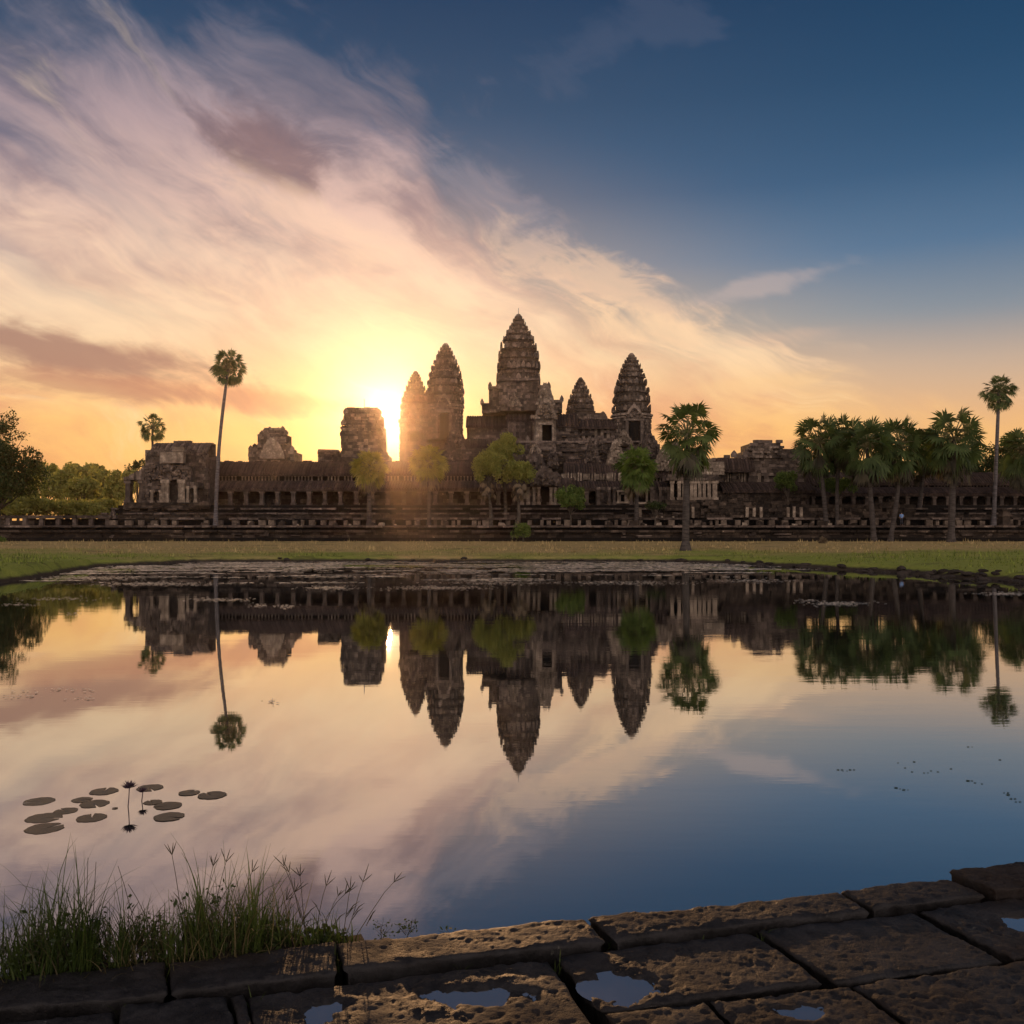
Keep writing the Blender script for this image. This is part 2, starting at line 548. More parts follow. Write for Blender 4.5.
M_DRY_DARK = leaf_mat('dry_palm_leaf_dark', (.022, .022, .012, 1), (.075, .065, .038, 1), 0.3)
M_BLADE = leaf_mat('grass_blade', (.022, .042, .010, 1), (.075, .105, .022, 1), 0.4)
M_STALK = leaf_mat('grass_stalk', (.030, .028, .016, 1), (.07, .06, .03, 1), 0.3)


def simple_mat(name, a, b, scale=2.0, rough=0.85, bd=0.03, spec=0.3, vert=False):
    m, k, out = new_mat(name)
    geo = k.new('ShaderNodeNewGeometry')
    x, y, z = k.sep(geo.outputs['Position'])
    v = k.xyz(k.m('MULTIPLY', x, scale), k.m('MULTIPLY', y, scale), k.m('MULTIPLY', z, scale * (6.0 if vert else 1.0)))
    n = k.noise(v, 1.0, 5, 0.6)
    principled(k, out, k.mix(k.mr(n, 0.35, 0.65), a, b), rough, spec, n, 0.6, bd)
    return m


M_TRUNK = simple_mat('palm_trunk', (.026, .021, .019, 1), (.065, .055, .049, 1), 1.2, 0.9, 0.05, vert=True)
M_TRUNK_PALE = simple_mat('pale_palm_trunk', (.05, .045, .046, 1), (.115, .105, .108, 1), 1.0, 0.9, 0.04, vert=True)
M_BARK = simple_mat('bark', (.035, .027, .02, 1), (.08, .065, .05, 1), 3.0, 0.9, 0.05)
M_STEM = simple_mat('frond_stem', (.10, .095, .04, 1), (.19, .17, .08, 1), 3.0, 0.7, 0.01)
M_METAL = simple_mat('dull_metal', (.18, .17, .16, 1), (.3, .28, .26, 1), 4.0, 0.5, 0.005)
M_BLUE = simple_mat('blue_cloth', (.12, .22, .46, 1), (.20, .34, .62, 1), 6.0, 0.9, 0.01)
M_SKIN = simple_mat('skin', (.25, .15, .10, 1), (.32, .20, .14, 1), 8.0, 0.6, 0.002)
M_HAIR = simple_mat('dark_hair', (.012, .01, .009, 1), (.03, .025, .02, 1), 30.0, 0.6, 0.004)
M_TROUSER = simple_mat('dark_cloth', (.02, .022, .03, 1), (.04, .042, .05, 1), 8.0, 0.9, 0.004)

# ================================================================== ground, water
POND = [(-5.5, 3.9), (-26, 4), (-26.6, 30), (-26.4, 46), (-30.5, 66.5), (-26, 74.5), (-10, 75.5), (12, 75.5), (16, 73), (20, 67), (24.8, 57.4), (27.3, 47.4), (30, 20), (30, 10.8)]


def pond_dist(x, y):
    """signed distance: positive on land"""
    P = np.array(POND)
    x, y = np.asarray(x, float), np.asarray(y, float)
    d = np.full(x.shape, 1e9)
    inside = np.zeros(x.shape, bool)
    n = len(P)
    for i in range(n):
        a, b = P[i], P[(i + 1) % n]
        ex, ey = b - a
        t = np.clip(((x - a[0]) * ex + (y - a[1]) * ey) / (ex * ex + ey * ey), 0, 1)
        d = np.minimum(d, np.hypot(x - a[0] - t * ex, y - a[1] - t * ey))
        c = ((a[1] > y) != (b[1] > y)) & (x < (b[0] - a[0]) * (y - a[1]) / (b[1] - a[1] + 1e-12) + a[0])
        inside ^= c
    return np.where(inside, -d, d)


def ground_z(x, y):
    x, y = np.asarray(x, float), np.asarray(y, float)
    d = pond_dist(x, y) + (fbm(x * 0.45, y * 0.45, 4) - 0.5) * 1.1
    near = y < 12
    bank = np.clip(d, -3, 1.3) / 1.3
    z = np.where(bank > 0, 0.05 + 0.42 * np.sin(np.clip(bank, 0, 1) * PI / 2), bank * 0.5)
    up = np.clip((d - 1.3) / 34, 0, 1)
    z = z + np.where(d > 1.3, up * 0.62, 0)
    z += np.where(d > 0, (fbm(x * 0.9, y * 0.9, 4) - 0.5) * 0.16 * np.clip(d / 2, 0, 1), 0)
    # raised grassy lip on the left shore
    z += 0.35 * np.exp(-((x + 29) / 3.0) ** 2) * (d > 0.3) * (y > 30) * (y < 66)
    return z


def gz(x, y):
    return float(ground_z(np.array([x]), np.array([y]))[0])


xs = np.concatenate([np.linspace(-460, -120, 10), np.linspace(-110, -45, 30), np.arange(-44, 44.1, 0.5), np.linspace(45, 110, 30), np.linspace(120, 460, 10)])
ys = np.concatenate([np.linspace(-60, 0, 6), np.arange(2, 36, 2.0), np.arange(36, 84, 0.4), np.arange(84, 116, 1.0), np.linspace(118, 480, 24)])
GX, GY = np.meshgrid(xs, ys)
GZ = ground_z(GX, GY)
nx_, ny_ = len(xs), len(ys)
idx = np.arange(nx_ * ny_).reshape(ny_, nx_)
quads = np.stack([idx[:-1, :-1], idx[:-1, 1:], idx[1:, 1:], idx[1:, :-1]], -1).reshape(-1, 4)

m, k, out = new_mat('meadow')
geo = k.new('ShaderNodeNewGeometry')
pos = geo.outputs['Position']
x, y, z = k.sep(pos)
nA = k.noise(pos, 0.09, 5, 0.6)
nB = k.noise(pos, 0.8, 6, 0.7)
nC = k.noise(pos, 5.0, 4, 0.7)
green = k.mix(nC, (.09, .125, .024, 1), (.27, .30, .06, 1))
dry = k.mix(nC, (.19, .14, .06, 1), (.44, .33, .15, 1))
line = k.m('ADD', k.mr(k.m('ADD', y, k.m('MULTIPLY', k.m('SUBTRACT', nA, 0.5), 60)), 68, 92, 0, 0.95), k.m('MULTIPLY', k.m('SUBTRACT', nB, 0.5), 1.2), clamp=True)
grass = k.mix(line, green, dry)
soil = k.mix(nC, (.020, .016, .012, 1), (.060, .048, .036, 1))
grass = k.mix(k.m('MULTIPLY', k.mr(k.noise(k.xyz(k.m('MULTIPLY', x, .35), y, 0), .35, 5, .65), .56, .66), .6), grass, (.045, .05, .02, 1))
col = k.mix(k.mr(k.m('ADD', z, k.m('MULTIPLY', k.m('SUBTRACT', nB, 0.5), 0.3)), 0.12, 0.34), soil, grass)
principled(k, out, col, 0.95, 0.1, k.m('ADD', nB, nC), 0.9, 0.12)
M_GROUND = m
g = np_mesh('ground', np.stack([GX, GY, GZ], -1).reshape(-1, 3), quads, M_GROUND, smooth=True)
tag(g, kind='structure')

# water
m, k, out = new_mat('pond_water')
geo = k.new('ShaderNodeNewGeometry')
pos = geo.outputs['Position']
x, y, z = k.sep(pos)
wv = k.xyz(k.m('MULTIPLY', x, 0.6), k.m('MULTIPLY', y, 2.2), 0)
r1 = k.noise(wv, 0.55, 3, 0.5)
r2 = k.noise(wv, 3.2, 3, 0.6)
patch = k.mr(k.noise(pos, 0.035, 3, 0.5), 0.38, 0.62, 0.25, 1.0)
hgt = k.m('MULTIPLY', k.m('ADD', k.m('MULTIPLY', r1, 0.6), k.m('MULTIPLY', r2, 0.16)), patch)
b = k.new('ShaderNodeBump')
b.inputs['Strength'].default_value = 1.0
b.inputs['Distance'].default_value = 0.0042
k.put(b.inputs['Height'], hgt)
fr = k.new('ShaderNodeFresnel')
fr.inputs[0].default_value = 1.34
k.l.new(b.outputs[0], fr.inputs['Normal'])
gl = k.new('ShaderNodeBsdfGlossy')
gl.inputs['Roughness'].default_value = 0.012
gl.inputs['Color'].default_value = (.90, .905, .90, 1)
k.l.new(b.outputs[0], gl.inputs['Normal'])
df = k.new('ShaderNodeBsdfDiffuse')
df.inputs[0].default_value = (.012, .016, .017, 1)
mx = k.new('ShaderNodeMixShader')
k.put(mx.inputs[0], k.m('ADD', 0.52, k.m('MULTIPLY', k.mr(fr.outputs[0], 0.05, 0.60, 0, 1, smooth=False), 0.37), clamp=True))
k.l.new(df.outputs[0], mx.inputs[1]); k.l.new(gl.outputs[0], mx.inputs[2])
k.l.new(mx.outputs[0], out.inputs[0])
M_WATER = m
wb = MB()
wb.add([(-60, -2, 0), (60, -2, 0), (60, 90, 0), (-60, 90, 0)], [(0, 1, 2, 3)])
tag(wb.build('pond_water', M_WATER), kind='structure')

# ================================================================== the temple
Q = [(1, -.42), (1, .42), (.90, .42), (.90, .62), (.77, .62), (.77, .77), (.62, .77), (.62, .90), (.42, .90), (.42, 1)]
REDENT = []
for q in range(4):
    a = q * PI / 2
    for (x, y) in Q[1:]:
        REDENT.append((round(x * math.cos(a) - y * math.sin(a), 4), round(x * math.sin(a) + y * math.cos(a), 4)))


def redent_pts(w_, step=0.5):
    """points along the redented outline with their outward angle"""
    out = []
    P = REDENT
    for i in range(len(P)):
        a, b = P[i], P[(i + 1) % len(P)]
        L = math.hypot(b[0] - a[0], b[1] - a[1]) * w_
        n = max(1, int(L / step))
        for j in range(n):
            t = (j + 0.5) / n
            out.append(((a[0] + (b[0] - a[0]) * t) * w_, (a[1] + (b[1] - a[1]) * t) * w_, math.atan2(b[1] - a[1], b[0] - a[0]), L / n))
    return out


def antefix(mb, x, y, z, wd, h, ang):
    """a small pointed upright stone"""
    c, s_ = math.cos(ang), math.sin(ang)
    t = wd * 0.45
    pr = [(-.5, 0), (.5, 0), (.55, .45), (.3, .75), (0, 1), (-.3, .75), (-.55, .45)]
    vs = []
    for d in (-t / 2, t / 2):
        for (u, v) in pr:
            vs.append((x + u * wd * c - d * s_, y + u * wd * s_ + d * c, z + v * h))
    n = len(pr)
    mb.add(vs, [tuple(range(n)), tuple(range(2 * n - 1, n - 1, -1))] + [(i, n + i, n + (i + 1) % n, (i + 1) % n) for i in range(n)])


def pediment(mb, cx, y, z, wd, h, depth, layers=3):
    """flame-edged gable built of layered leaf outlines, facing the viewer"""
    for L in range(layers):
        s = 1 - 0.24 * L
        yy = y - L * depth * 0.35
        pts = []
        N = 16
        for i in range(N + 1):
            t = i / N * 2 - 1
            prof = (1 - abs(t) ** 1.6) ** 0.75
            spike = 0.09 * (i % 2) if L == 0 else 0.03 * (i % 2)
            pts.append((cx + t * wd / 2 * s, z + (prof + spike) * h * s))
        vs = [(p[0], yy, p[1]) for p in pts] + [(p[0], yy + depth, p[1]) for p in pts]
        n = len(pts)
        mb.add(vs, [tuple(range(n)), tuple(range(2 * n - 1, n - 1, -1))] + [(i, n + i, n + (i + 1) % n, (i + 1) % n) for i in range(n)])


def carve(mb, w_, z0, z1, cx, cy, step=0.55, amt=0.10, dens=0.8):
    """carved relief: small proud blocks all round a redented drum"""
    n = max(1, int((z1 - z0) / 0.45))
    for c in range(n):
        z = z0 + (c + 0.5) * (z1 - z0) / n
        for (x, y, a, L) in redent_pts(w_, step):
            if y > 0.55 * w_ or random.random() > dens:
                continue
            o = random.uniform(0.02, amt)
            mb.box((cx + x, cy + y, z + random.uniform(-.05, .05)), (L * random.uniform(.45, .85), 2 * o, (z1 - z0) / n * random.uniform(.5, .85)), a, 0.02)


def tower(name, label, cx_px, Y, tiers, tip, foot, body_w, spire=None, door=True, mat=None):
    """tiers: [(y_px of the tier's cornice, half width px)] from the lowest to the highest; foot = y_px where the drum starts"""
    cx = PX(cx_px, Y)
    W = lambda p: p * Y / F
    root = thing(name, label, 'tower', (cx, Y, PZ(foot, Y)))
    mat = mat or M_TOWER
    # drum
    b = MB()
    zf, z1 = PZ(foot, Y), PZ(tiers[0][0], Y)
    bw = W(body_w)
    b.prism(REDENT, zf, z1, bw * 0.97, bw * 0.95, (cx, Y))
    H = z1 - zf
    for t, p, th in ((0.0, 1.08, .10), (0.11, 1.03, .05), (0.82, 1.02, .05), (0.90, 1.07, .06)):
        b.prism(REDENT, zf + t * H, zf + (t + th) * H, bw * p, bw * (p - .01), (cx, Y))
    carve(b, bw * 0.97, zf + 0.18 * H, zf + 0.8 * H, cx, Y, 0.6, 0.12)
    b.build('body', mat, root)
    tiers = [(a_, b_ * .945) for a_, b_ in tiers]
    for i, (yp, hw) in enumerate(tiers):
        t = MB()
        z0 = PZ(yp, Y)
        z2 = PZ(tiers[i + 1][0], Y) if i + 1 < len(tiers) else PZ(tip, Y)
        last = i + 1 == len(tiers)
        h = z2 - z0
        w_ = W(hw)
        wn_ = W(tiers[i + 1][1]) if not last else w_ * 0.7
        t.prism(REDENT, z0 - 0.02, z0 + 0.10 * h, w_ * 0.84, w_ * 1.0, (cx, Y), 0.10)
        t.prism(REDENT, z0 + 0.10 * h, z0 + 0.26 * h, w_ * 1.01, w_ * .96, (cx, Y), 0.10)
        carve(t, w_ * 0.97, z0 + 0.02 * h, z0 + 0.28 * h, cx, Y, 0.42, 0.22, .62)
        t.prism(REDENT, z0 + 0.2 * h, z2, w_ * 0.80, min(wn_ * .84, w_ * 0.80), (cx, Y))
        t.prism(REDENT, z0 + 0.80 * h, z2 - 0.01, wn_ * 0.90, wn_ * 0.94, (cx, Y), 0.03)
        carve(t, w_ * 0.79, z0 + 0.25 * h, z0 + 0.8 * h, cx, Y, 0.5, 0.12)
        # upright stones standing on the cornice corners and faces
        ah = h * 0.66
        for q in range(4):
            for (u, v) in ((.96, .45), (.84, .66), (.66, .84), (.45, .96), (.97, 0), (.97, .22), (.22, .97), (.97, -.22), (-.22, .97)):
                a = q * PI / 2
                x, y = u * math.cos(a) - v * math.sin(a), u * math.sin(a) + v * math.cos(a)
                if random.random() < 0.16:
                    continue
                hh = ah * random.uniform(.6, 1.15) * (1.15 if abs(v) < .1 else 1)
                antefix(t, cx + x * w_ * 1.0, Y + y * w_ * 1.0, z0 + 0.2 * h, max(.25, w_ * 0.19) * random.uniform(.75, 1.2), hh, math.atan2(y, x) + PI / 2)
        t.build('tier', mat, root)
    # lotus crown
    zt = PZ(tip, Y)
    f_ = MB()
    r = W(tiers[-1][1]) * 0.72
    N = 12
    poly = [(math.cos(2 * PI * i / N), math.sin(2 * PI * i / N)) for i in range(N)]
    hh = min(.75, 1.1 * r)
    f_.prism(poly, zt - 0.05, zt + .35 * hh, r, r * 1.05, (cx, Y), .03)
    f_.prism(poly, zt + .35 * hh, zt + .55 * hh, r * .9, r * .9, (cx, Y), .03)
    f_.prism(poly, zt + .55 * hh, zt + 1.0 * hh, r * .85, r * .5, (cx, Y), .03)
    f_.build('finial', mat, root)
    if spire:
        s_ = MB()
        s_.tube([(cx, Y, zt + hh * .9), (cx, Y, PZ(spire, Y))], [.07, .04], 6)
        s_.build('lightning_rod', M_METAL, root)
    if door:
        d = MB()
        yf = Y - bw * 1.06
        dw = bw * 0.9
        d.box((cx - dw * .42, yf, zf + H * .36), (dw * .16, .8, H * .72), 0, .03)
        d.box((cx + dw * .42, yf, zf + H * .36), (dw * .16, .8, H * .72), 0, .03)
        d.box((cx, yf, zf + H * .75), (dw * 1.15, .9, H * .08), 0, .03)
        pediment(d, cx, yf - .2, zf + H * .78, dw * 1.0, H * .42, .5)
        for i in range(40):
            u = random.uniform(-1, 1); v = random.random() * (1 - abs(u))
            d.box((cx + u * dw * .5, yf - .55, zf + H * (.80 + v * .36)), (.25, .3, .25), random.random(), .05)
        pr = d.build('porch', mat, root)
        dd = MB()
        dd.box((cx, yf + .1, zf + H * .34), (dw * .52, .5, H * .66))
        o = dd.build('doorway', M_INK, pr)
    return root


def gscale(L, k):
    return [(y, w * k) for y, w in L]


# --- five lotus-bud towers
tower('lotus_tower', 'tallest central stone tower with a thin rod on its tip', 518.5, 146,
      [(385, 22.5), (372.5, 22), (361.5, 20.8), (352, 18.8), (343, 16), (336, 12.6), (330.5, 9.6), (326, 7.4), (322, 5.6)], 318.5, 414, 21, spire=308, door=False)
tower('lotus_tower', 'stone tower just left of the tallest, its right edge clear against the sky', 445.5, 138,
      [(404, 18.8), (395, 18.8), (386.5, 18), (379, 16.5), (371.5, 14.5), (365, 12), (359.5, 9.6), (354.5, 7.4), (350.5, 5.4)], 347.5, 441, 17.5)
tower('lotus_tower', 'leftmost stone tower of the five, glowing beside the low sun', 415.5, 158,
      [(418, 15.6), (410.5, 15), (403, 13.8), (396.5, 12), (390.5, 9.8), (385, 7.6), (380.5, 5.6), (376.5, 4)], 374, 470, 15.6)
tower('lotus_tower', 'smallest stone tower, short and pointed, between the tallest and the right one', 580.5, 158,
      [(411, 14), (405, 12.8), (399, 10.8), (393.5, 8.6), (389, 6.6), (385, 4.8), (382, 3.4)], 380, 432, 13.6, door=False)
tower('lotus_tower', 'rightmost stone tower of the five, rounded and dark, behind the big palm', 631.5, 138,
      [(414, 19.6), (404, 18.8), (394.5, 17.4), (386, 15.4), (379, 13.4), (373, 11.2), (367.5, 9.2), (363, 7), (359.5, 5)], 357, 446, 19)

# --- shoulders of the central tower: stepped porches
Y = 145
root = thing('tower_porches', 'stepped stone porches clustered round the foot of the tallest tower', 'temple porch', (PX(518, Y), Y, PZ(416, Y)))
for (x0, x1, yt, yb, dy) in ((490, 548, 395, 418, 1.5), (483, 502, 410, 418, 0.5), (535, 560, 407, 418, 0.6), (500, 536, 389, 418, 3.5)):
    mb = MB()
    xa, xb = PX(x0, Y), PX(x1, Y)
    cx, hw = (xa + xb) / 2, (xb - xa) / 2
    z0, z1 = PZ(yb, Y), PZ(yt, Y)
    mb.box((cx, Y - 3 - dy, (z0 + z1) / 2), (hw * 1.9, 5, z1 - z0))
    mb.wall((xa, Y - 5.7 - dy), (xb, Y - 5.7 - dy), z0, z1, .45, .6, .4, .09, 0.03)
    mb.box((cx, Y - 5.8 - dy, z1), (hw * 2.05, 1.0, .35), 0, .04)
    for t in (-1, 1):
        antefix(mb, cx + t * hw * .96, Y - 5.8 - dy, z1, .55, 1.0, 0)
    mb.build('porch', M_TOWER, root)
for (xc, yb, wpx, hpx, yy) in ((526, 414, 22, 28, 8.2), (543, 412, 18, 20, 8.8), (514, 414, 14, 14, 9.0)):
    mb = MB()
    pediment(mb, PX(xc, Y), Y - yy, PZ(yb, Y), wpx * Y / F, hpx * Y / F, .6, 3)
    for i in range(70):
        u = random.uniform(-1, 1); v = random.random() * (1 - abs(u)) * .9
        mb.box((PX(xc, Y) + u * wpx * Y / F * .45, Y - yy - .6, PZ(yb, Y) + v * hpx * Y / F), (.3, .3, .3), random.random(), .06)
    mb.build('pediment', M_PALE, root)


def roof(mb, x0, x1, y0, z0, y1, z1, tile=0.36, curve=0.18, lip=0.25, jag=0.012):
    """vaulted stone roof of rounded tile rows rising from the eave (y0, z0) to the ridge (y1, z1)"""
    n = max(1, int(abs(x1 - x0) / tile))
    N = 5
    for i in range(n):
        a = x0 + (x1 - x0) * i / n
        b = x0 + (x1 - x0) * (i + 1) / n
        dz = random.gauss(0, jag)
        w_ = (b - a)
        vs, fs = [], []
        for j in range(N + 1):
            t = j / N
            yy = y0 + (y1 - y0) * t
            zz = z0 + (z1 - z0) * t + curve * math.sin(PI * t) * abs(z1 - z0) + dz
            for (u, hgt) in ((0, 0), (.2, .09), (.5, .14), (.8, .09), (1, 0)):
                vs.append((a + w_ * u, yy - hgt * .6, zz + hgt))
        for j in range(N):
            for q in range(4):
                p = j * 5 + q
                fs.append((p, p + 1, p + 6, p + 5))
        # closed eave end
        m0 = len(vs)
        vs += [(a, y0, z0 - lip + dz), (b, y0, z0 - lip + dz)]
        fs.append((m0, m0 + 1, 4, 3, 2, 1, 0))
        mb.add(vs, fs)
    mb.slab((x0, y1), (x1, y1), [(0.02, z0 - lip), (0.02, z1 - .02), (-.5, z1 - .02), (-.5, z0 - lip)])


def ridge(mb, x0, x1, y, z, miss=0.35):
    a = x0
    while a < x1:
        if random.random() > miss:
            mb.box((a + .3, y, z + .10), (.55, .5, random.uniform(.12, .34)), 0, .04)
        a += .62


def column(x, y, z0, z1, w_, parent, mat, label=None):
    c = MB()
    h = z1 - z0
    c.box((x, y, z0 + .07 * h), (w_ * 1.45, w_ * 1.45, .14 * h), 0, .02)
    c.box((x, y, z0 + .5 * h), (w_, w_, .74 * h), 0, .02)
    c.box((x, y, z0 + .92 * h), (w_ * 1.4, w_ * 1.4, .15 * h), 0, .02)
    o = c.build('column', mat, parent)
    return o


def baluster_row(par, x0, x1, y, z0, z1, step=.46, miss=.12):
    n = int((x1 - x0) / step)
    for i in range(n):
        if random.random() < miss:
            continue
        x = x0 + (i + .5) * step
        w_ = .2
        h = z1 - z0
        mb = MB()
        for t, ww, hh in ((.1, 1.2, .2), (.5, .85, .6), (.9, 1.2, .2)):
            mb.box((x, y, z0 + t * h), (w_ * ww, w_ * ww, hh * h), 0, .01)
        mb.build('baluster', M_PALE, par)


def gallery(label, xs0, xs1, Y, ridge_y, up_y, cl_y, low_y, base_y, n_col, cols=True, mat_low=None):
    """pillared gallery: half vault on square pillars, row of balusters, main vault above (rows given as pixel rows at depth Y)"""
    x0, x1 = PX(xs0, Y), PX(xs1, Y)
    zb, zl, zc, zu, zr = PZ(base_y, Y), PZ(low_y, Y), PZ(cl_y, Y), PZ(up_y, Y), PZ(ridge_y, Y)
    r = thing('pillared_gallery', label, 'gallery', ((x0 + x1) / 2, Y, zb))
    mb = MB(); roof(mb, x0, x1, Y - .6, zl, Y + 2.2, zc); mb.build('lower_roof', M_ROOF, r)
    mb = MB(); roof(mb, x0, x1, Y + 2.3, zu, Y + 5.5, zr); ridge(mb, x0, x1, Y + 5.6, zr - .02); mb.build('upper_roof', M_ROOF, r)
    mb = MB()
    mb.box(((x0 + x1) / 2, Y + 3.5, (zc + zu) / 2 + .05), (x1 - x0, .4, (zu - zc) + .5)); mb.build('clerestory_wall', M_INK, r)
    baluster_row(r, x0, x1, Y + 2.9, zc - .1, zu - .1)
    mb = MB()
    mb.wall((x0, Y + 2.6), (x1, Y + 2.6), zb - .2, zl + .3, .5, 1.1, .5, .05, .0)
    mb.box(((x0 + x1) / 2, Y + 3.2, (zb + zl) / 2), (x1 - x0, .3, zl - zb + .6))
    mb.build('back_wall', M_BASE, r)
    mb = MB(); mb.slab((x0, Y), (x1, Y), [(.35, zl - .35), (.35, zl - .02), (-.3, zl - .02), (-.3, zl - .35)])
    mb.build('lintel', M_STONE, r)
    mb = MB(); mb.slab((x0, Y), (x1, Y), [(.5, zb - .6), (.5, zb), (-3.4, zb), (-3.4, zb - .6)])
    mb.build('floor_slab', M_BASE, r)
    for s_ in (0, 1):
        xx = (x0, x1)[s_]
        mb = MB(); mb.slab((xx, Y + 5.8), (xx + .4, Y + 5.8), [(0, zb - .5), (6, zb - .5), (6, zl), (3.6, zc), (3.4, zu), (0, zr + .1), (-3, zu), (-3, zb - .5)])
        mb.build('end_wall', M_STONE, r)
    for i in range(n_col):
        x = x0 + (i + .5) * (x1 - x0) / n_col
        column(x, Y, zb, zl - .3, .48, r, M_STONE)
    return r


g1_ = gallery('long pillared gallery left of the towers, with the golden trees before it', 207, 522, 122, 459.5, 473.5, 480.5, 489, 505, 20)
g2_ = gallery('low dark gallery at the far right, behind the row of palms', 806, 1075, 124, 471, 483, 487, 494, 508, 20)
g3_ = gallery('dark pillared gallery stretch behind the round bush and the dark green palm', 566, 690, 120.5, 461, 475, 481, 489, 505, 9)


# --- walls of the upper terraces in the middle
def block_house(mb, x0p, x1p, yt, yb, Y, depth=6, bl=.8, bh=.42, rough=.06, miss=.02, holes=(), crest=None):
    x0, x1, z0, z1 = PX(x0p, Y), PX(x1p, Y), PZ(yb, Y), PZ(yt, Y)
    hs = [(PX(a, Y) - x0, PX(b, Y) - x0, PZ(d, Y), PZ(c, Y)) for a, b, c, d in holes]
    mb.wall((x0, Y), (x1, Y), z0, z1, bh, bl, .5, rough, miss, hs, crest=crest)
    if crest is None:
        mb.box(((x0 + x1) / 2, Y + .35 + depth / 2, (z0 + z1) / 2 - .04), (x1 - x0 - .1, depth, z1 - z0 - .08))
    else:
        N = 14
        for i in range(N):
            a, b = x0 + (x1 - x0) * i / N, x0 + (x1 - x0) * (i + 1) / N
            zt = max(z0 + .3, min(crest((i + .5) / N), z1) - .3)
            mb.box(((a + b) / 2, Y + .35 + depth / 2, (z0 + zt) / 2), (b - a, depth, zt - z0), 0, .02)
    return x0, x1, z0, z1


up = thing('upper_temple', 'stacked dark galleries and steep terraces below the five towers', 'temple', (PX(540, 132), 132, PZ(470, 132)))
mb = MB()
for (a_, b_, t_, ya, yb_) in ((400, 474, 441.5, 139.8, 158), (440, 660, 444, 139.5, 160), (436, 662, 453, 136, 150), (440, 704, 464, 130, 146), (478, 712, 478, 125.5, 140)):
    mb.box(((PX(a_, ya) + PX(b_, ya)) / 2, (ya + yb_) / 2, PZ(t_, ya) / 2), (PX(b_, ya) - PX(a_, ya), yb_ - ya, PZ(t_, ya)))
mb.build('core', M_STONE, up)
# upper level wing left, centre, porch, right
mb = MB(); Yw = 138; roof(mb, PX(466, Yw), PX(508, Yw), Yw - 1, PZ(427, Yw), Yw + 2.5, PZ(414.5, Yw)); mb.build('roof', M_ROOF, up)
mb = MB(); block_house(mb, 467, 509, 427, 446, 138, 4); mb.build('wall', M_STONE, up)
mb = MB(); Yw = 136; roof(mb, PX(506, Yw), PX(534, Yw), Yw - .6, PZ(420, Yw), Yw + 2, PZ(412.5, Yw)); mb.build('roof', M_ROOF, up)
mb = MB(); block_house(mb, 507, 534, 419, 445, 136, 5, 1.0, .5, .05)
for i in range(5):
    mb.box((PX(509 + i * 5.6, 136), 135.5, PZ(433, 136)), (.32, .3, 3.3), 0, .02)
mb.build('wall', M_STONE, up)
mb = MB(); Yw = 136.5; roof(mb, PX(556, Yw), PX(578, Yw), Yw - .6, PZ(426, Yw), Yw + 2, PZ(413, Yw)); mb.build('roof', M_ROOF, up)
mb = MB(); block_house(mb, 556, 578, 426, 446, 136.5, 5); mb.build('wall', M_STONE, up)
mb = MB(); Yw = 137; roof(mb, PX(574, Yw), PX(616, Yw), Yw - 1, PZ(428, Yw), Yw + 2, PZ(418.5, Yw)); ridge(mb, PX(574, Yw), PX(616, Yw), Yw + 2.1, PZ(418.5, Yw), .2); mb.build('roof', M_ROOF, up)
mb = MB(); block_house(mb, 574, 616, 428, 446, 137, 4, holes=[(582 + i * 6.2, 585 + i * 6.2, 429, 439) for i in range(5)])
mb.build('wall', M_STONE, up)
for i in range(5):
    mb = MB()
    xx = PX(583.5 + i * 6.2, 137)
    mb.box((xx, 137.1, PZ(434, 137)), (.46, .3, 1.5), 0, .02)
    mb.box((xx, 136.72, PZ(428.6, 137)), (.8, .25, .2), 0, .02)
    mb.build('blind_window', M_PALE, up)
mb = MB(); block_house(mb, 592, 602, 413, 419, 139, 1.5, .5, .3, .06); pediment(mb, PX(603, 138), 138, PZ(419.5, 138), 1.5, 1.2, .4, 1); mb.build('gable', M_STONE, up)
# central porch with dark door at the head of the stairs
mb = MB()
Yw = 133.5
xa, xb, zb, zt = PX(535.5, Yw), PX(556, Yw), PZ(443, Yw), PZ(419, Yw)
for a, b in ((535.5, 541.5), (552.5, 556)):
    mb.wall((PX(a, Yw), Yw), (PX(b, Yw), Yw), zb, zt, .4, .6, .6, .03)
mb.wall((PX(541.5, Yw), Yw), (PX(552.5, Yw), Yw), PZ(424.5, Yw), zt, .4, .6, .6, .03)
mb.box(((xa + xb) / 2, Yw + 2.6, zt - .3), (xb - xa, 4.4, .6))
mb.box((PX(534.5, Yw + 3), Yw + 3.6, (zb + zt) / 2 + .4), (1.2, 3.0, zt - zb + .8)); mb.box((xa + .5, Yw + 2.6, (zb + zt) / 2), (1.0, 4.4, zt - zb)); mb.box((xb - .3, Yw + 2.6, (zb + zt) / 2), (.6, 4.4, zt - zb))
mb.box(((xa + xb) / 2, Yw - .2, PZ(424, Yw)), (2.2, .5, .3), 0, .02)
mb.box((PX(541, Yw), Yw - .3, PZ(433.5, Yw)), (.32, .4, 2.7), 0, .02); mb.box((PX(553, Yw), Yw - .3, PZ(433.5, Yw)), (.32, .4, 2.7), 0, .02)
pd = mb.build('porch', M_PALE, up)
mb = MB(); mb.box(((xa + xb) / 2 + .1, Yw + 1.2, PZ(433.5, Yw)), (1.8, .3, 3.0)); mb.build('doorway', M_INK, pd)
mb = MB()
pediment(mb, (xa + xb) / 2, Yw - .1, zt, 3.4, 2.9, .6, 3)
for i in range(60):
    u = random.uniform(-1, 1); v = random.random() * (1 - u * u)
    mb.box(((xa + xb) / 2 + u * 1.5, Yw - .7, zt + v * 2.4), (.3, .35, .3), random.random(), .07)
mb.build('pediment', M_PALE, pd)

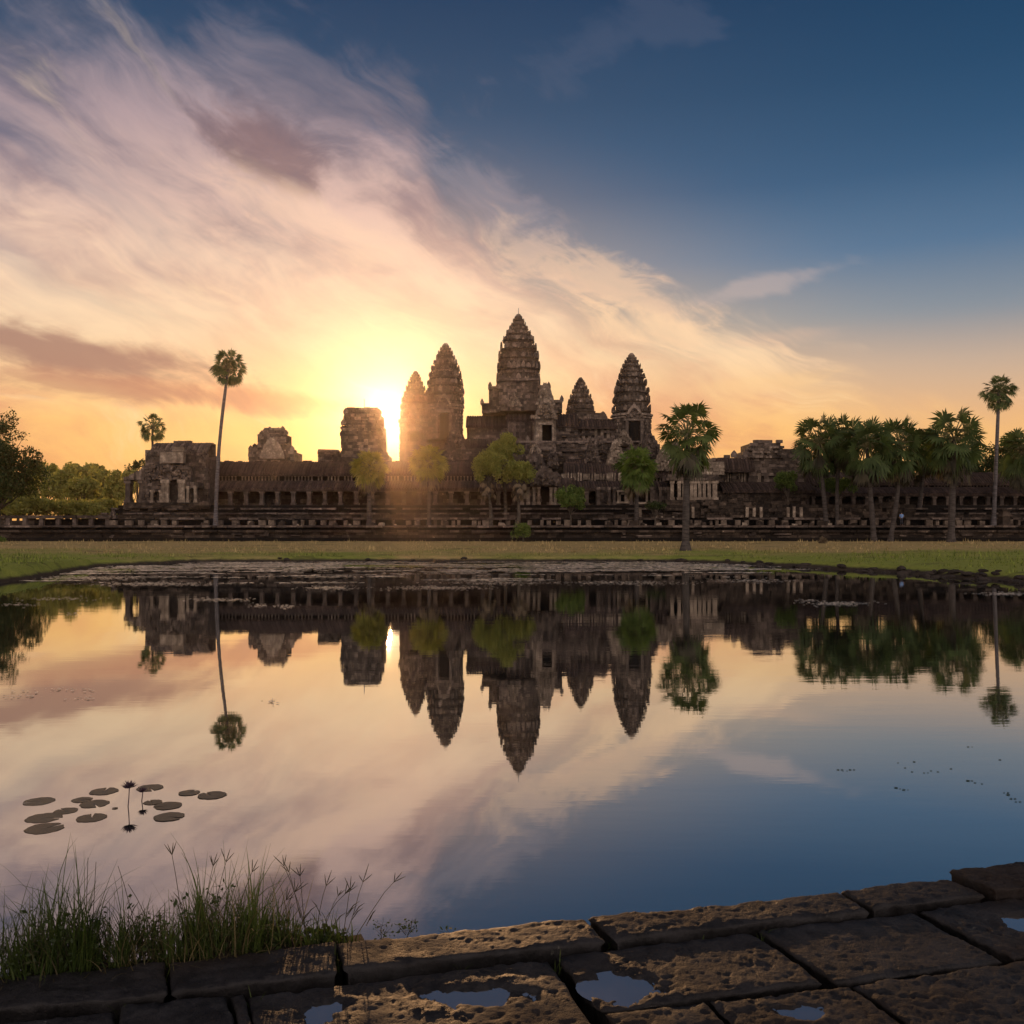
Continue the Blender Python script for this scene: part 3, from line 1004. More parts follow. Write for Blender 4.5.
# steep terraces stepping down from the upper level (each a part)
def terrace(x0p, x1p, yt, yb, Y, mat, miss=.03, rough=.12):
    mb = MB(); block_house(mb, x0p, x1p, yt, yb, Y, 5, .75, .4, rough, miss)
    x0, x1, z1 = PX(x0p, Y), PX(x1p, Y), PZ(yt, Y)
    mb.box(((x0 + x1) / 2, Y - .15, z1 + .02), (x1 - x0, .8, .3), 0, .03)
    a = x0
    while a < x1:
        if random.random() < .35:
            antefix(mb, a, Y - .2, z1 + .15, random.uniform(.35, .6), random.uniform(.4, .9), 0)
        a += random.uniform(.8, 1.6)
    return mb.build('terrace', mat, up)


terrace(452, 640, 442, 452, 133, M_STONE)
terrace(448, 660, 451, 462, 130.5, M_STONE)
terrace(455, 700, 461, 476, 128.2, M_BASE)
# dark roofs on the middle level
for (x0p, x1p, yr, ye, Yw) in ((450, 492, 438, 447, 132), (500, 530, 443, 455, 131.5), (566, 612, 459, 475, 125.5), (618, 706, 459, 472, 125)):
    mb = MB(); roof(mb, PX(x0p, Yw), PX(x1p, Yw), Yw - 1, PZ(ye, Yw), Yw + 2, PZ(yr, Yw)); mb.build('roof', M_ROOF, up)
# upright carved gables and weathered slabs that catch light, over the middle
for (xc, yb, wpx, hpx, Yw, mt) in ((535, 476, 26, 24, 126.5, M_STONE), (535, 458, 14, 14, 128.5, M_PALE), (592, 462, 14, 24, 126.6, M_STONE), (616, 466, 18, 26, 125.6, M_PALE), (600, 452, 10, 14, 129, M_STONE),
                             (640, 474, 16, 20, 123.5, M_STONE), (664, 470, 20, 22, 123.5, M_PALE), (700, 482, 28, 26, 121.5, M_PALE), (553, 466, 12, 18, 127, M_STONE), (450, 462, 16, 26, 130, M_TOWER), (455, 445, 14, 22, 131, M_TOWER),
                             (520, 488, 14, 16, 123, M_STONE), (556, 486, 16, 14, 122.6, M_STONE), (624, 444, 14, 14, 131, M_PALE), (650, 456, 22, 22, 128, M_STONE), (676, 462, 18, 22, 127, M_TOWER)):
    mb = MB()
    cx = PX(xc, Yw); wd = wpx * Yw / F; hh = hpx * Yw / F; zz = PZ(yb, Yw)
    pediment(mb, cx, Yw, zz, wd, hh, .8, 2)
    for i in range(int(wpx * hpx / 6)):
        u = random.uniform(-1, 1); v = random.random() * (1 - abs(u) ** 1.5)
        mb.box((cx + u * wd * .5, Yw - .45, zz + v * hh * .95), (random.uniform(.2, .5), .4, random.uniform(.2, .45)), random.random() * .6, .06)
    mb.box((cx, Yw + 1.2, zz + hh * .2), (wd * .8, 2.4, hh * .6), 0, .1)
    mb.build('gable', mt, up)
# steep stairs under the porch
mb = MB()
for i in range(12):
    mb.box((PX(548, 131), 132.6 - i * .28, PZ(443.5 + i * 2.0, 131)), (2.4, .5, .34), 0, .02)
mb.build('staircase', M_STONE, up)
# walls of the mid level with pilasters
mb = MB(); block_house(mb, 560, 640, 474, 482, 123.3, 2.0, .6, .4, .08); mb.build('wall', M_STONE, up)
mb = MB()
for i in range(26):
    xx = PX(563 + i * 2.9, 123)
    mb.box((xx + random.uniform(-.1, .1), 122.8, PZ(477, 123)), (.2 if i % 4 else .5, .25, random.uniform(.7, 1.2)), 0, .03)
mb.build('pilaster_row', M_PALE, up)

# --- entrance hall in the middle of the ground level
eh = thing('entrance_hall', 'ground level stone hall with a dark door and two framed windows, behind the round bush', 'temple hall', (PX(560, 119), 119, PZ(505, 119)))
Yw = 118.8
mb = MB()
block_house(mb, 520, 572, 478, 505, Yw + .2, 1.2, .7, .42, .05, holes=[(541, 548.5, 484, 505)])
mb.build('wall', M_STONE, eh)
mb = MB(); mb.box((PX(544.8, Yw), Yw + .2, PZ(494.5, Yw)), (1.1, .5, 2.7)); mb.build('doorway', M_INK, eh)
for xp in (522, 528, 534, 538.6, 550.8, 555, 560, 567):
    column(PX(xp, Yw), Yw - .5, PZ(505, Yw), PZ(486, Yw), .36, eh, M_PALE)
mb = MB(); roof(mb, PX(517, Yw), PX(575, Yw), Yw - 1.2, PZ(485.5, Yw), Yw + 1.0, PZ(478, Yw)); mb.build('roof', M_ROOF, eh)
mb = MB(); pediment(mb, PX(545, Yw), Yw - 1.3, PZ(486, Yw), 4.0, 2.4, .5, 3)
for i in range(60):
    u = random.uniform(-1, 1); v = random.random() * (1 - abs(u))
    mb.box((PX(545, Yw) + u * 1.8, Yw - 1.8, PZ(486, Yw) + v * 2.1), (.28, .3, .26), random.random(), .06)
mb.build('pediment', M_STONE, eh)
mb = MB(); block_house(mb, 596, 668, 487, 505, Yw + .4, .8, .8, .42, .04, holes=[(617, 629, 491, 502.5), (634.5, 647.5, 490, 503)]); mb.build('wall', M_STONE, eh)
for (a, b, t, bt) in ((617, 628.5, 491, 502.5), (634.5, 647.5, 490, 503)):
    w0 = MB()
    xa, xb, zt, zb = PX(a, Yw), PX(b, Yw), PZ(t, Yw), PZ(bt, Yw)
    w0.box((xa + .1, Yw, (zt + zb) / 2), (.24, .5, zt - zb), 0, .01); w0.box((xb - .1, Yw, (zt + zb) / 2), (.24, .5, zt - zb), 0, .01)
    w0.box(((xa + xb) / 2, Yw - .02, zt), (xb - xa + .2, .5, .26), 0, .01); w0.box(((xa + xb) / 2, Yw - .02, zb), (xb - xa + .2, .5, .26), 0, .01)
    if a < 620:
        w0.box(((xa + xb) / 2, Yw + .12, zt - .3), (xb - xa, .3, .35)); w0.box((xa + .35, Yw + .12, (zt + zb) / 2), (.3, .3, zt - zb)); w0.box((xb - .35, Yw + .12, (zt + zb) / 2), (.3, .3, zt - zb))
    wo_ = w0.build('window', M_PALE, eh)
    w1 = MB(); w1.box(((xa + xb) / 2, Yw + .5, (zt + zb) / 2), (xb - xa, .1, zt - zb)); w1.build('window_opening', M_INK, wo_)
for xp in (598, 609, 614, 631, 651, 660, 668):
    column(PX(xp, Yw), Yw - .3, PZ(505, Yw), PZ(487, Yw), .34, eh, M_STONE)

# --- right porch with pale square pillars
rp = thing('pillared_porch', 'porch of pale square pillars just right of the big palm trunk', 'porch', (PX(704, 117), 117, PZ(500, 117)))
Yw = 117
mb = MB(); mb.wall((PX(664, Yw), Yw - .5), (PX(720, Yw), Yw - .5), 5.0, PZ(500, Yw), .35, .9, .6, .06); mb.box(((PX(664, Yw) + PX(720, Yw)) / 2, Yw + 1.6, 5.2), (PX(720, Yw) - PX(664, Yw), 3.6, 2.0 * (PZ(500, Yw) - 5.2) - .04)); mb.build('floor_slab', M_BASE, rp)
for i, xp in enumerate((672, 679, 684, 691.5, 695, 699.5, 704, 709, 714.5)):
    column(PX(xp, Yw), Yw, PZ(500, Yw), PZ(480.5, Yw), .42 if i != 8 else .6, rp, M_PALE)
mb = MB(); block_house(mb, 668, 717, 476, 501, Yw + 2.4, 2, .8, .42, .05, holes=[(700, 704, 483, 501)]); mb.build('wall', M_INK, rp)
mb = MB(); block_house(mb, 666, 718, 474.5, 480.5, Yw - .3, 3, .7, .36, .09); mb.build('lintel', M_STONE, rp)
mb = MB(); block_house(mb, 676, 724, 455, 475, Yw + 2.8, 3, .7, .42, .10, .05, crest=lambda t: PZ(457 + 3 * math.sin(t * 9), Yw)); mb.build('upper_wall', M_PALE, rp)

# --- right ruined hall with a broken roofline
rr = thing('ruined_hall', 'half fallen stone hall with a broken stepped roofline, left of the palm row', 'ruin', (PX(760, 122), 122, PZ(500, 122)))
Yw = 124
cr = lambda t: PZ([458, 456.5, 455, 456, 457, 456, 455, 449, 442, 440.5, 440, 439.5, 440, 441.5, 440, 448, 449, 447.5, 449, 450][min(19, int(t * 20))] + random.uniform(-.5, .5), Yw)
mb = MB(); block_house(mb, 712, 806, 437, 500, Yw, 6, .8, .42, .08, .01, holes=[(724, 732, 473, 482), (738, 746, 472, 482), (755, 761, 472, 483)], crest=cr)
antefix(mb, PX(734, Yw), Yw, PZ(457.5, Yw), .8, 1.0, 0)
mb.build('wall', M_STONE, rr)
mb = MB(); roof(mb, PX(716, Yw), PX(752, Yw), Yw - 1.6, PZ(471, Yw), Yw - .2, PZ(459, Yw)); mb.build('roof', M_ROOF, rr)
mb = MB(); roof(mb, PX(716, Yw), PX(806, Yw), Yw - 4, PZ(492, Yw), Yw - .5, PZ(483, Yw)); mb.build('lower_roof', M_ROOF, rr)
mb = MB(); block_house(mb, 716, 806, 491, 511, Yw - 3.4, 3, .8, .42, .1, .0); mb.build('lower_wall', M_BASE, rr)
for a, b in ((724, 732), (738, 746), (755, 761)):
    x0, x1 = PX(a, Yw), PX(b, Yw)
    for i in range(3):
        mb = MB(); mb.box((x0 + (i + .5) * (x1 - x0) / 3, Yw, PZ(477.5, Yw)), (.2, .2, 1.3), 0, .02); mb.build('window_baluster', M_PALE, rr)
mb = MB(); block_house(mb, 748, 784, 446, 458, Yw - .5, .3, .5, .35, .08, .12); mb.build('carved_band', M_TOWER, rr)

# --- left corner pavilion
M_PAVFLOOR = M_BASE
pv = thing('corner_pavilion', 'stone corner pavilion with a dark doorway and open side porch, far left', 'pavilion', (PX(175, 118), 118, PZ(502, 118)))
Yw = 119
mb = MB(); mb.wall((PX(126, 116.9), 116.9), (PX(210, 116.9), 116.9), 5.3, PZ(502.5, 116.9), .35, 1.1, .8, .05); mb.box(((PX(126, 118) + PX(210, 118)) / 2, 120, 5.2), (PX(210, 118) - PX(126, 118), 5.6, 1.75)); mb.build('floor_slab', M_BASE, pv)
mb = MB(); block_house(mb, 146, 207, 450, 482, Yw + 1, 7, .75, .42, .06, .0, crest=lambda t: PZ(450, Yw) if t < .93 else PZ(455 + 8 * random.random(), Yw)); mb.build('upper_wall', M_STONE, pv)
mb = MB()
roof(mb, PX(147, Yw), PX(206, Yw), Yw + .6, PZ(453, Yw), Yw + 3.5, PZ(441.5, Yw), curve=.30)
for i in range(26):
    xx = PX(random.uniform(166, 182), Yw)
    mb.box((xx, Yw + 3.4, PZ(441, Yw) + .1), (.5, .6, .4), random.random() * .3, .06)
mb.build('roof', M_STONE, pv)
mb = MB(); x0, x1 = PX(162, Yw), PX(185, Yw); mb.box(((x0 + x1) / 2, Yw - .1, PZ(458, Yw)), (x1 - x0, 1.2, 11 * Yw / F), 0, .03)
mb.box((PX(180, Yw), Yw - .2, PZ(449.5, Yw)), (1.5, 1.0, .62), 0, .03)
mb.build('pediment_panel', M_PALE, pv)
mb = MB(); block_house(mb, 143, 192, 466, 503, Yw - 1.2, 3, .6, .36, .08, .0, holes=[(166.5, 180.5, 480, 503), (153.5, 160, 491, 503)])
for i in range(110):
    xx = PX(random.uniform(146, 190), Yw - 1.6); mb.box((xx, Yw - 1.7, PZ(random.uniform(466, 480), Yw)), (random.uniform(.2, .6), .35, random.uniform(.15, .4)), 0, .05)
mb.build('front_wall', M_STONE, pv)
dr = MB(); dr.box((PX(174, Yw), Yw + .3, PZ(491.5, Yw - 1.5)), (1.9, .3, 3.1)); dr.build('doorway', M_INK, pv)
dr = MB(); dr.box((PX(157, Yw), Yw - .6, PZ(497, Yw - 1.5)), (.8, .3, 1.7)); dr.build('doorway', M_INK, pv)
for xp in (163.5, 167.2, 180.2, 183.4):
    column(PX(xp, Yw - 2), Yw - 2, PZ(503, Yw - 2), PZ(479.5, Yw - 2), .42, pv, M_PALE)
for xp in (152.3, 160.8, 188, 195.5):
    column(PX(xp, Yw - 1.9), Yw - 1.9, PZ(503, Yw - 2), PZ(490 if xp < 170 else 486, Yw - 2), .32, pv, M_PALE)
mb = MB(); block_house(mb, 186, 200, 482, 488, Yw - 1.5, 2, .5, .33, .1); block_house(mb, 186, 198, 487, 503, Yw - .2, 1, .5, .33, .05)
mb.build('side_wall', M_STONE, pv)
dr = MB(); dr.box((PX(191.6, Yw), Yw - .7, PZ(496, Yw)), (.55, .3, 1.7)); dr.build('doorway', M_INK, pv)
for xp in (130.4, 144, 149):
    column(PX(xp, Yw), Yw - .6, PZ(503, Yw), PZ(480, Yw), .62 if xp < 146 else .4, pv, M_STONE)
column(PX(130.2, Yw + 2.6), Yw + 2.6, PZ(503, Yw), PZ(480, Yw), .5, pv, M_STONE)
mb = MB()
x0, x1 = PX(128, Yw), PX(153, Yw)
n = 10
for i in range(n):
    a, b = x0 + (x1 - x0) * i / n, x0 + (x1 - x0) * (i + 1) / n
    zt = PZ(478, Yw) + (PZ(465, Yw) - PZ(478, Yw)) * ((i + .5) / n) ** 1.15
    mb.box(((a + b) / 2, Yw + .8, (zt + PZ(480.5, Yw)) / 2), (b - a + .02, 4.2, zt - PZ(480.5, Yw)), 0, .04)
mb.build('porch_roof', M_STONE, pv)
mb = MB(); block_house(mb, 196, 209, 468, 504, Yw + .4, 3, .7, .4, .06); mb.build('side_wall', M_STONE, pv)

# --- ruined shrine top and broken tower behind the gallery
rs = thing('ruined_shrine', 'squat stone shrine top with a carved gable rising over the gallery roof', 'shrine', (PX(272, 131), 131, PZ(462, 131)))
Yw = 131
lv = ((249, 294, 451, 463, 0, 5), (252, 290, 447.5, 452, .6, 4), (258, 286, 434, 450, 1.0, 3.2), (261.5, 282.5, 430.5, 436, 1.2, 2.6), (265, 281, 428, 432, 1.4, 2.2))
for (a, b, t, bt, dy, dp) in lv:
    mb = MB(); block_house(mb, a, b, t, bt, Yw + dy, dp, .7, .42, .14, .03)
    x0, x1, z1 = PX(a, Yw), PX(b, Yw), PZ(t, Yw)
    if t != 428:
        for sx in (x0 + .25, x0 + .9, x1 - .9, x1 - .25):
            antefix(mb, sx, Yw + dy, z1, .6, random.uniform(.5, .95), 0)
    mb.build('tier', M_TOWER, rs)
mb = MB(); pediment(mb, PX(273, Yw), Yw - .6, PZ(459, Yw), 3.6, 3.0, .5, 3); mb.build('gable', M_PALE, rs)
bt_ = thing('broken_tower', 'broad flat topped ruined tower with a thin rod, left of the sun', 'tower', (PX(361, 131), 131, PZ(462, 131)))
for (a, b, t, bt, dy) in ((341, 382, 436, 463, 0), (342, 382, 425, 437, .5), (344.5, 380.5, 414, 426, .9), (347, 378, 407.5, 415, 1.3)):
    mb = MB(); x0, x1, z0, z1 = block_house(mb, a, b, t, bt, Yw + dy, 5 - dy, .7, .42, .10, .02)
    mb.box(((x0 + x1) / 2, Yw + dy - .1, z0 + .25), (x1 - x0 + .3, .9, .3), 0, .05)
    cx = (x0 + x1) / 2
    for sx in (x0 + .1, x0 + .5, x1 - .5, x1 - .1):
        mb.box((sx, Yw + dy + random.uniform(0, 2), z1 - random.uniform(.2, 1.0)), (.6, 1.0, .6), random.random(), .12)
    if t > 410:
        antefix(mb, x0 + .2, Yw + dy, z1, .7, .9, 0); antefix(mb, x1 - .2, Yw + dy, z1, .7, .8, 0)
    mb.build('tier', M_TOWER, bt_)
mb = MB(); block_house(mb, 376, 389, 447, 463, Yw + .4, 3, .7, .42, .12, .0, crest=lambda t: PZ(446 + 8 * t, Yw)); mb.build('side_block', M_TOWER, bt_)
mb = MB(); mb.tube([(PX(362, Yw), Yw + 2, PZ(408, Yw)), (PX(362, Yw), Yw + 2, PZ(397, Yw))], [.07, .05], 6); mb.build('lightning_rod', M_METAL, bt_)
sb = thing('ruined_block', 'small low block of masonry between the shrine top and the broken tower', 'ruin', (PX(328, 131), 131, PZ(462, 131)))
mb = MB(); block_house(mb, 318, 340, 451.5, 463, Yw, 3, .6, .42, .14, .06); mb.box((PX(329, Yw), Yw - .1, PZ(451, Yw)), (3.0, 1.2, .3), 0, .08); mb.build('wall', M_TOWER, sb)

# --- terraces in front
def plain_wall(name, label, cat, pieces, mat):
    r = thing(name, label, cat, pieces[0][0])
    return r


def long_wall(mb, x0, x1, y, z0, z1, **kw):
    mb.wall((x0, y), (x1, y), z0, z1, **kw)
    mb.box(((x0 + x1) / 2, y + .7, (z0 + z1) / 2 - .03), (x1 - x0, .9, z1 - z0 - .06))


lw = thing('moated_terrace_wall', 'long low black terrace wall of moulded stone running across the meadow', 'terrace wall', (0, 112, 1.0))
XL, XR = -70, 70
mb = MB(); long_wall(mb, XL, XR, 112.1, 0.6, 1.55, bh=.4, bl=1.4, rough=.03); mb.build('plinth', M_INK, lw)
mb = MB(); long_wall(mb, XL, XR, 112.4, 1.5, 2.25, bh=.36, bl=1.5, rough=.05)
a = XL
while a < XR:
    L = random.choice((1.2, 1.6, 2.2, 3.0))
    if random.random() < .42:
        pass
    a += L + random.uniform(.4, 3.0)
mb.build('die', M_BASE, lw)
mb = MB()
a = XL
while a < XR:
    L = random.choice((.8, 1.4, 2.0, 3.2))
    if random.random() < .6:
        for zz in (1.62, 1.80, 1.98, 2.14):
            if random.random() < .6:
                q0 = random.uniform(0, .5) * L
                mb.box((a + (q0 + L) / 2, 112.05, zz), ((L - q0) * random.uniform(.6, 1), .5, .13), 0, .03)
    a += L + random.uniform(.2, 2.5)
mb.build('pale_course', M_STONE, lw)
mb = MB(); long_wall(mb, XL, XR, 111.9, 2.2, 2.5, bh=.3, bl=1.2, rough=.10, miss=.06); mb.build('moulding', M_BASE, lw)
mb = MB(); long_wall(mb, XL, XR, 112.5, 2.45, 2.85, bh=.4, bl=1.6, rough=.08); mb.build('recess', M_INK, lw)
mb = MB(); mb.wall((XL, 111.9), (XR, 111.9), 2.82, 3.08, .26, 1.3, 1.0, .14, .05); mb.box((0, 113, 2.9), (XR - XL, 1.2, .3)); mb.build('cornice', M_STONE, lw)

br = thing('balustrade', 'low stone balustrade of short piers and dark gaps on top of the terrace wall', 'balustrade', (PX(560, 114), 114, 3.05))
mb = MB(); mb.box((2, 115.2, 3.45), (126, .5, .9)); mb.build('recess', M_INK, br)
a = PX(100, 114)
M_PIER = stone_mat('pier_stone', (.06, .045, .035, 1), (.16, .125, .095, 1), (.42, .34, .26, 1), .7, .5)
while a < 66:
    if random.random() < .80:
        L = random.uniform(.25, .9)
        mb = MB(); mb.box((a + L / 2, 114.2 + random.uniform(-.1, .1), 3.05 + .36), (L, .6, random.uniform(.5, .74)), random.uniform(-.05, .05), .05); mb.build('pier', M_PIER, br)
        a += L
    a += random.uniform(.2, 1.3)
mb = MB(); mb.wall((PX(100, 114), 114.1), (66, 114.1), 3.80, 4.06, .26, 1.2, .7, .12, .24); mb.build('rail', M_STONE, br)
mt = thing('middle_terrace', 'stepped dark terrace with mouldings just below the gallery floor', 'terrace', (PX(560, 117), 117, 4.0))
x0, x1 = PX(100, 117), 70
mb = MB(); long_wall(mb, x0, x1, 116.6, 3.6, 4.5, bh=.42, bl=1.2, rough=.06); mb.build('plinth', M_BASE, mt)
mb = MB(); mb.wall((PX(104, 117), 116.5), (x1, 116.5), 4.5, 4.72, .22, 1.0, .8, .14, .12); mb.build('moulding', M_STONE, mt)
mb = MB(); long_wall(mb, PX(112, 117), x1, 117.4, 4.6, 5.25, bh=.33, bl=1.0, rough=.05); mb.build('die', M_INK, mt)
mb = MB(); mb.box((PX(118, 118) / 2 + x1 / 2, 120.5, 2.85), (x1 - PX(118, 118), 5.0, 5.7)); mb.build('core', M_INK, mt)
mb = MB(); mb.wall((PX(115, 117), 117.3), (x1, 117.3), 5.12, 5.36, .24, 1.0, .9, .14, .14); mb.build('cornice', M_STONE, mt)
mb = MB(); long_wall(mb, PX(122, 118), x1, 118.6, 5.2, 5.76, bh=.3, bl=.9, rough=.07); mb.box((PX(122, 118) / 2 + x1 / 2, 122, 5.5), (x1 - PX(122, 118), 7.5, .45)); mb.build('upper_step', M_BASE, mt)

# low rail wall at the far left
lr = thing('rail_wall', 'low serpent rail on short posts running to the left picture edge', 'balustrade', (PX(50, 114), 114, 3.05))
x0, x1 = -66, PX(112, 114)
mb = MB(); mb.wall((x0, 114.2), (x1, 114.2), 3.95, 4.35, .4, 2.2, .6, .05, .04); mb.build('rail', M_BASE, lr)
a = x0
while a < x1:
    mb = MB(); mb.box((a, 114.3, 3.5), (.5, .5, .95), 0, .04); mb.build('post', M_STONE, lr)
    a += 2.1
mb = MB(); mb.box(((x0 + x1) / 2, 116.8, 3.35), (x1 - x0, .6, .7)); mb.build('kerb', M_BASE, lr)
ln = thing('guardian_statue', 'small seated stone lion on the left end of the terrace', 'statue', (PX(113, 114.5), 114.5, 4.2))
mb = MB()
cx, cy, cz = PX(113, 114.5), 114.5, 4.15
mb.box((cx, cy, cz), (1.0, .8, .4), 0, .04)
mb.tube([(cx, cy + .1, cz + .2), (cx, cy + .05, cz + .55), (cx, cy - .02, cz + .9)], [.34, .30, .20], 10)
mb.tube([(cx, cy - .1, cz + .82), (cx, cy - .12, cz + 1.02), (cx, cy - .1, cz + 1.2)], [.16, .24, .14], 10)
for s_ in (-1, 1):
    mb.tube([(cx + s_ * .16, cy - .25, cz + .18), (cx + s_ * .17, cy - .2, cz + .62)], [.09, .11], 8)
mb.build('body', M_STONE, ln, smooth=False)
pdst = thing('stone_pedestal', 'dark stone pedestal on the terrace right of the tall thin palm foot', 'pedestal', (PX(1005, 113), 113, 3.05))
cx, cy = PX(1005, 113), 113.2
mb = MB()
for (w_, z0, z1) in ((1.5, 3.05, 3.35), (1.0, 3.35, 4.2), (1.3, 4.2, 4.45), (.9, 4.45, 4.9), (1.25, 4.9, 5.1)):
    mb.box((cx, cy, (z0 + z1) / 2), (w_, w_, z1 - z0), .1, .04)
mb.build('body', M_BASE, pdst)

# fallen blocks on the terraces at the right
FB = MB(); FB.box((0, 0, 0), (1, .8, .6), 0, .09, taper=.85)
fb0 = None
spots = [(random.uniform(628, 915), 112.9 + random.uniform(0, .5), 3.08) for _ in range(34)] + [(random.uniform(640, 905), 115.6 + random.uniform(-.3, .4), 4.08) for _ in range(34)] + \
        [(random.uniform(700, 912), 117.6 + random.uniform(-.3, .8), 5.36) for _ in range(42)] + [(random.uniform(120, 620), 113.0, 3.08) for _ in range(16)]
M_RUB = [stone_mat('pale_rubble', (.16, .13, .10, 1), (.32, .26, .2, 1), (.5, .43, .35, 1), .6, .3), M_BASE]
protos = []
for mm in M_RUB:
    o = FB.build('fallen_block', mm)
    tag(o, 'broken stone block lying loose on the dark terraces' if mm is M_BASE else 'pale broken stone block lying loose on the terraces', 'stone block', 'fallen blocks on the terraces')
    protos.append([o, False])
for i, (xp, yy, zz) in enumerate(spots):
    pr = protos[0 if random.random() < .4 else 1]
    if not pr[1]:
        o = pr[0]; pr[1] = True
    else:
        o = pr[0].copy(); COL.objects.link(o)
    s_ = random.uniform(.3, .95) * (.65 if pr is protos[0] else 1.0)
    o.scale = (s_ * random.uniform(.8, 1.4), s_, s_ * random.uniform(.7, 1.2))
    o.rotation_euler = (random.uniform(-.1, .1), random.uniform(-.1, .1), random.uniform(0, 3))
    o.location = (PX(xp, yy), yy, zz + .28 * o.scale[2])
# heaped rubble walls at right
rw = thing('collapsed_wall', 'collapsed stepped masonry heap in front of the right hall, behind the palms', 'ruin', (PX(770, 116), 116, 4.1))
mb = MB()
def cr2(t):
    return 4.1 + 2.3 * (0.55 + .45 * math.sin(t * 7 + 1)) * (1 if .02 < t < .93 else .4) + random.uniform(-.2, .2)
mb.wall((PX(700, 115.6), 115.5), (PX(914, 115.6), 115.5), 4.05, 6.4, .4, .8, .9, .12, .03, crest=cr2)
mb.wall((PX(690, 115.6), 116.1), (PX(914, 115.6), 116.1), 4.05, 6.2, .4, .9, .9, .1, .0, crest=lambda t: 5.6 + random.uniform(-.2, .3))
mb.box(((PX(690, 117.2) + PX(914, 117.2)) / 2, 117.3, 4.9), (PX(914, 117.2) - PX(690, 117.2), 1.2, 1.7)); mb.build('masonry', M_BASE, rw)
for xp in (747, 754, 761, 788, 794, 801, 640, 656, 693):
    mb = MB(); mb.box((PX(xp, 114.6), 114.6, 4.75), (.34, .34, 1.4 * random.uniform(.8, 1.1)), random.uniform(-.1, .1), .03)
    mb.build('standing_post', M_PALE, rw)

# ================================================================== trees
def rdir(n, tmin, tmax, rng):
    """n directions, polar angle from straight up between tmin and tmax (degrees), evenly spread"""
    c0, c1 = math.cos(rad(tmin)), math.cos(rad(tmax))
    i = np.arange(n) + 0.5
    c = c0 + (c1 - c0) * i / n
    ph = i * 2.399963 + rng.uniform(0, 6)
    s_ = np.sqrt(1 - c * c)
    return np.stack([np.cos(ph) * s_, np.sin(ph) * s_, c], 1)


def fan(verts, faces, base, d, up_, R, rng, nseg=22, spread=112, wdt=0.12, droop=0.22):
    """one fan leaf: narrow folded leaflets radiating from the end of its stalk"""
    d = d / np.linalg.norm(d)
    s_ = np.cross(d, up_)
    s_ /= max(np.linalg.norm(s_), 1e-6)
    nrm = np.cross(s_, d)
    for i in range(nseg):
        a = rad(-spread + 2 * spread * (i + .5) / nseg) + rng.normal(0, .04)
        L = R * (0.72 + 0.28 * math.cos(a * 0.8)) * rng.uniform(.82, 1.05)
        q = d * math.cos(a) + s_ * math.sin(a)
        side = -d * math.sin(a) + s_ * math.cos(a)
        wv_ = R * wdt * .5
        m_ = base + q * L * .55 + nrm * R * .06
        tip = base + q * L + np.array([0, 0, -droop * R * rng.uniform(.4, 1.3)])
        n0 = len(verts)
        fold = nrm * wv_ * .5
        verts += [base, m_ + side * wv_ - fold, tip, m_ - side * wv_ - fold]
        faces.append((n0, n0 + 1, n0 + 2, n0 + 3))


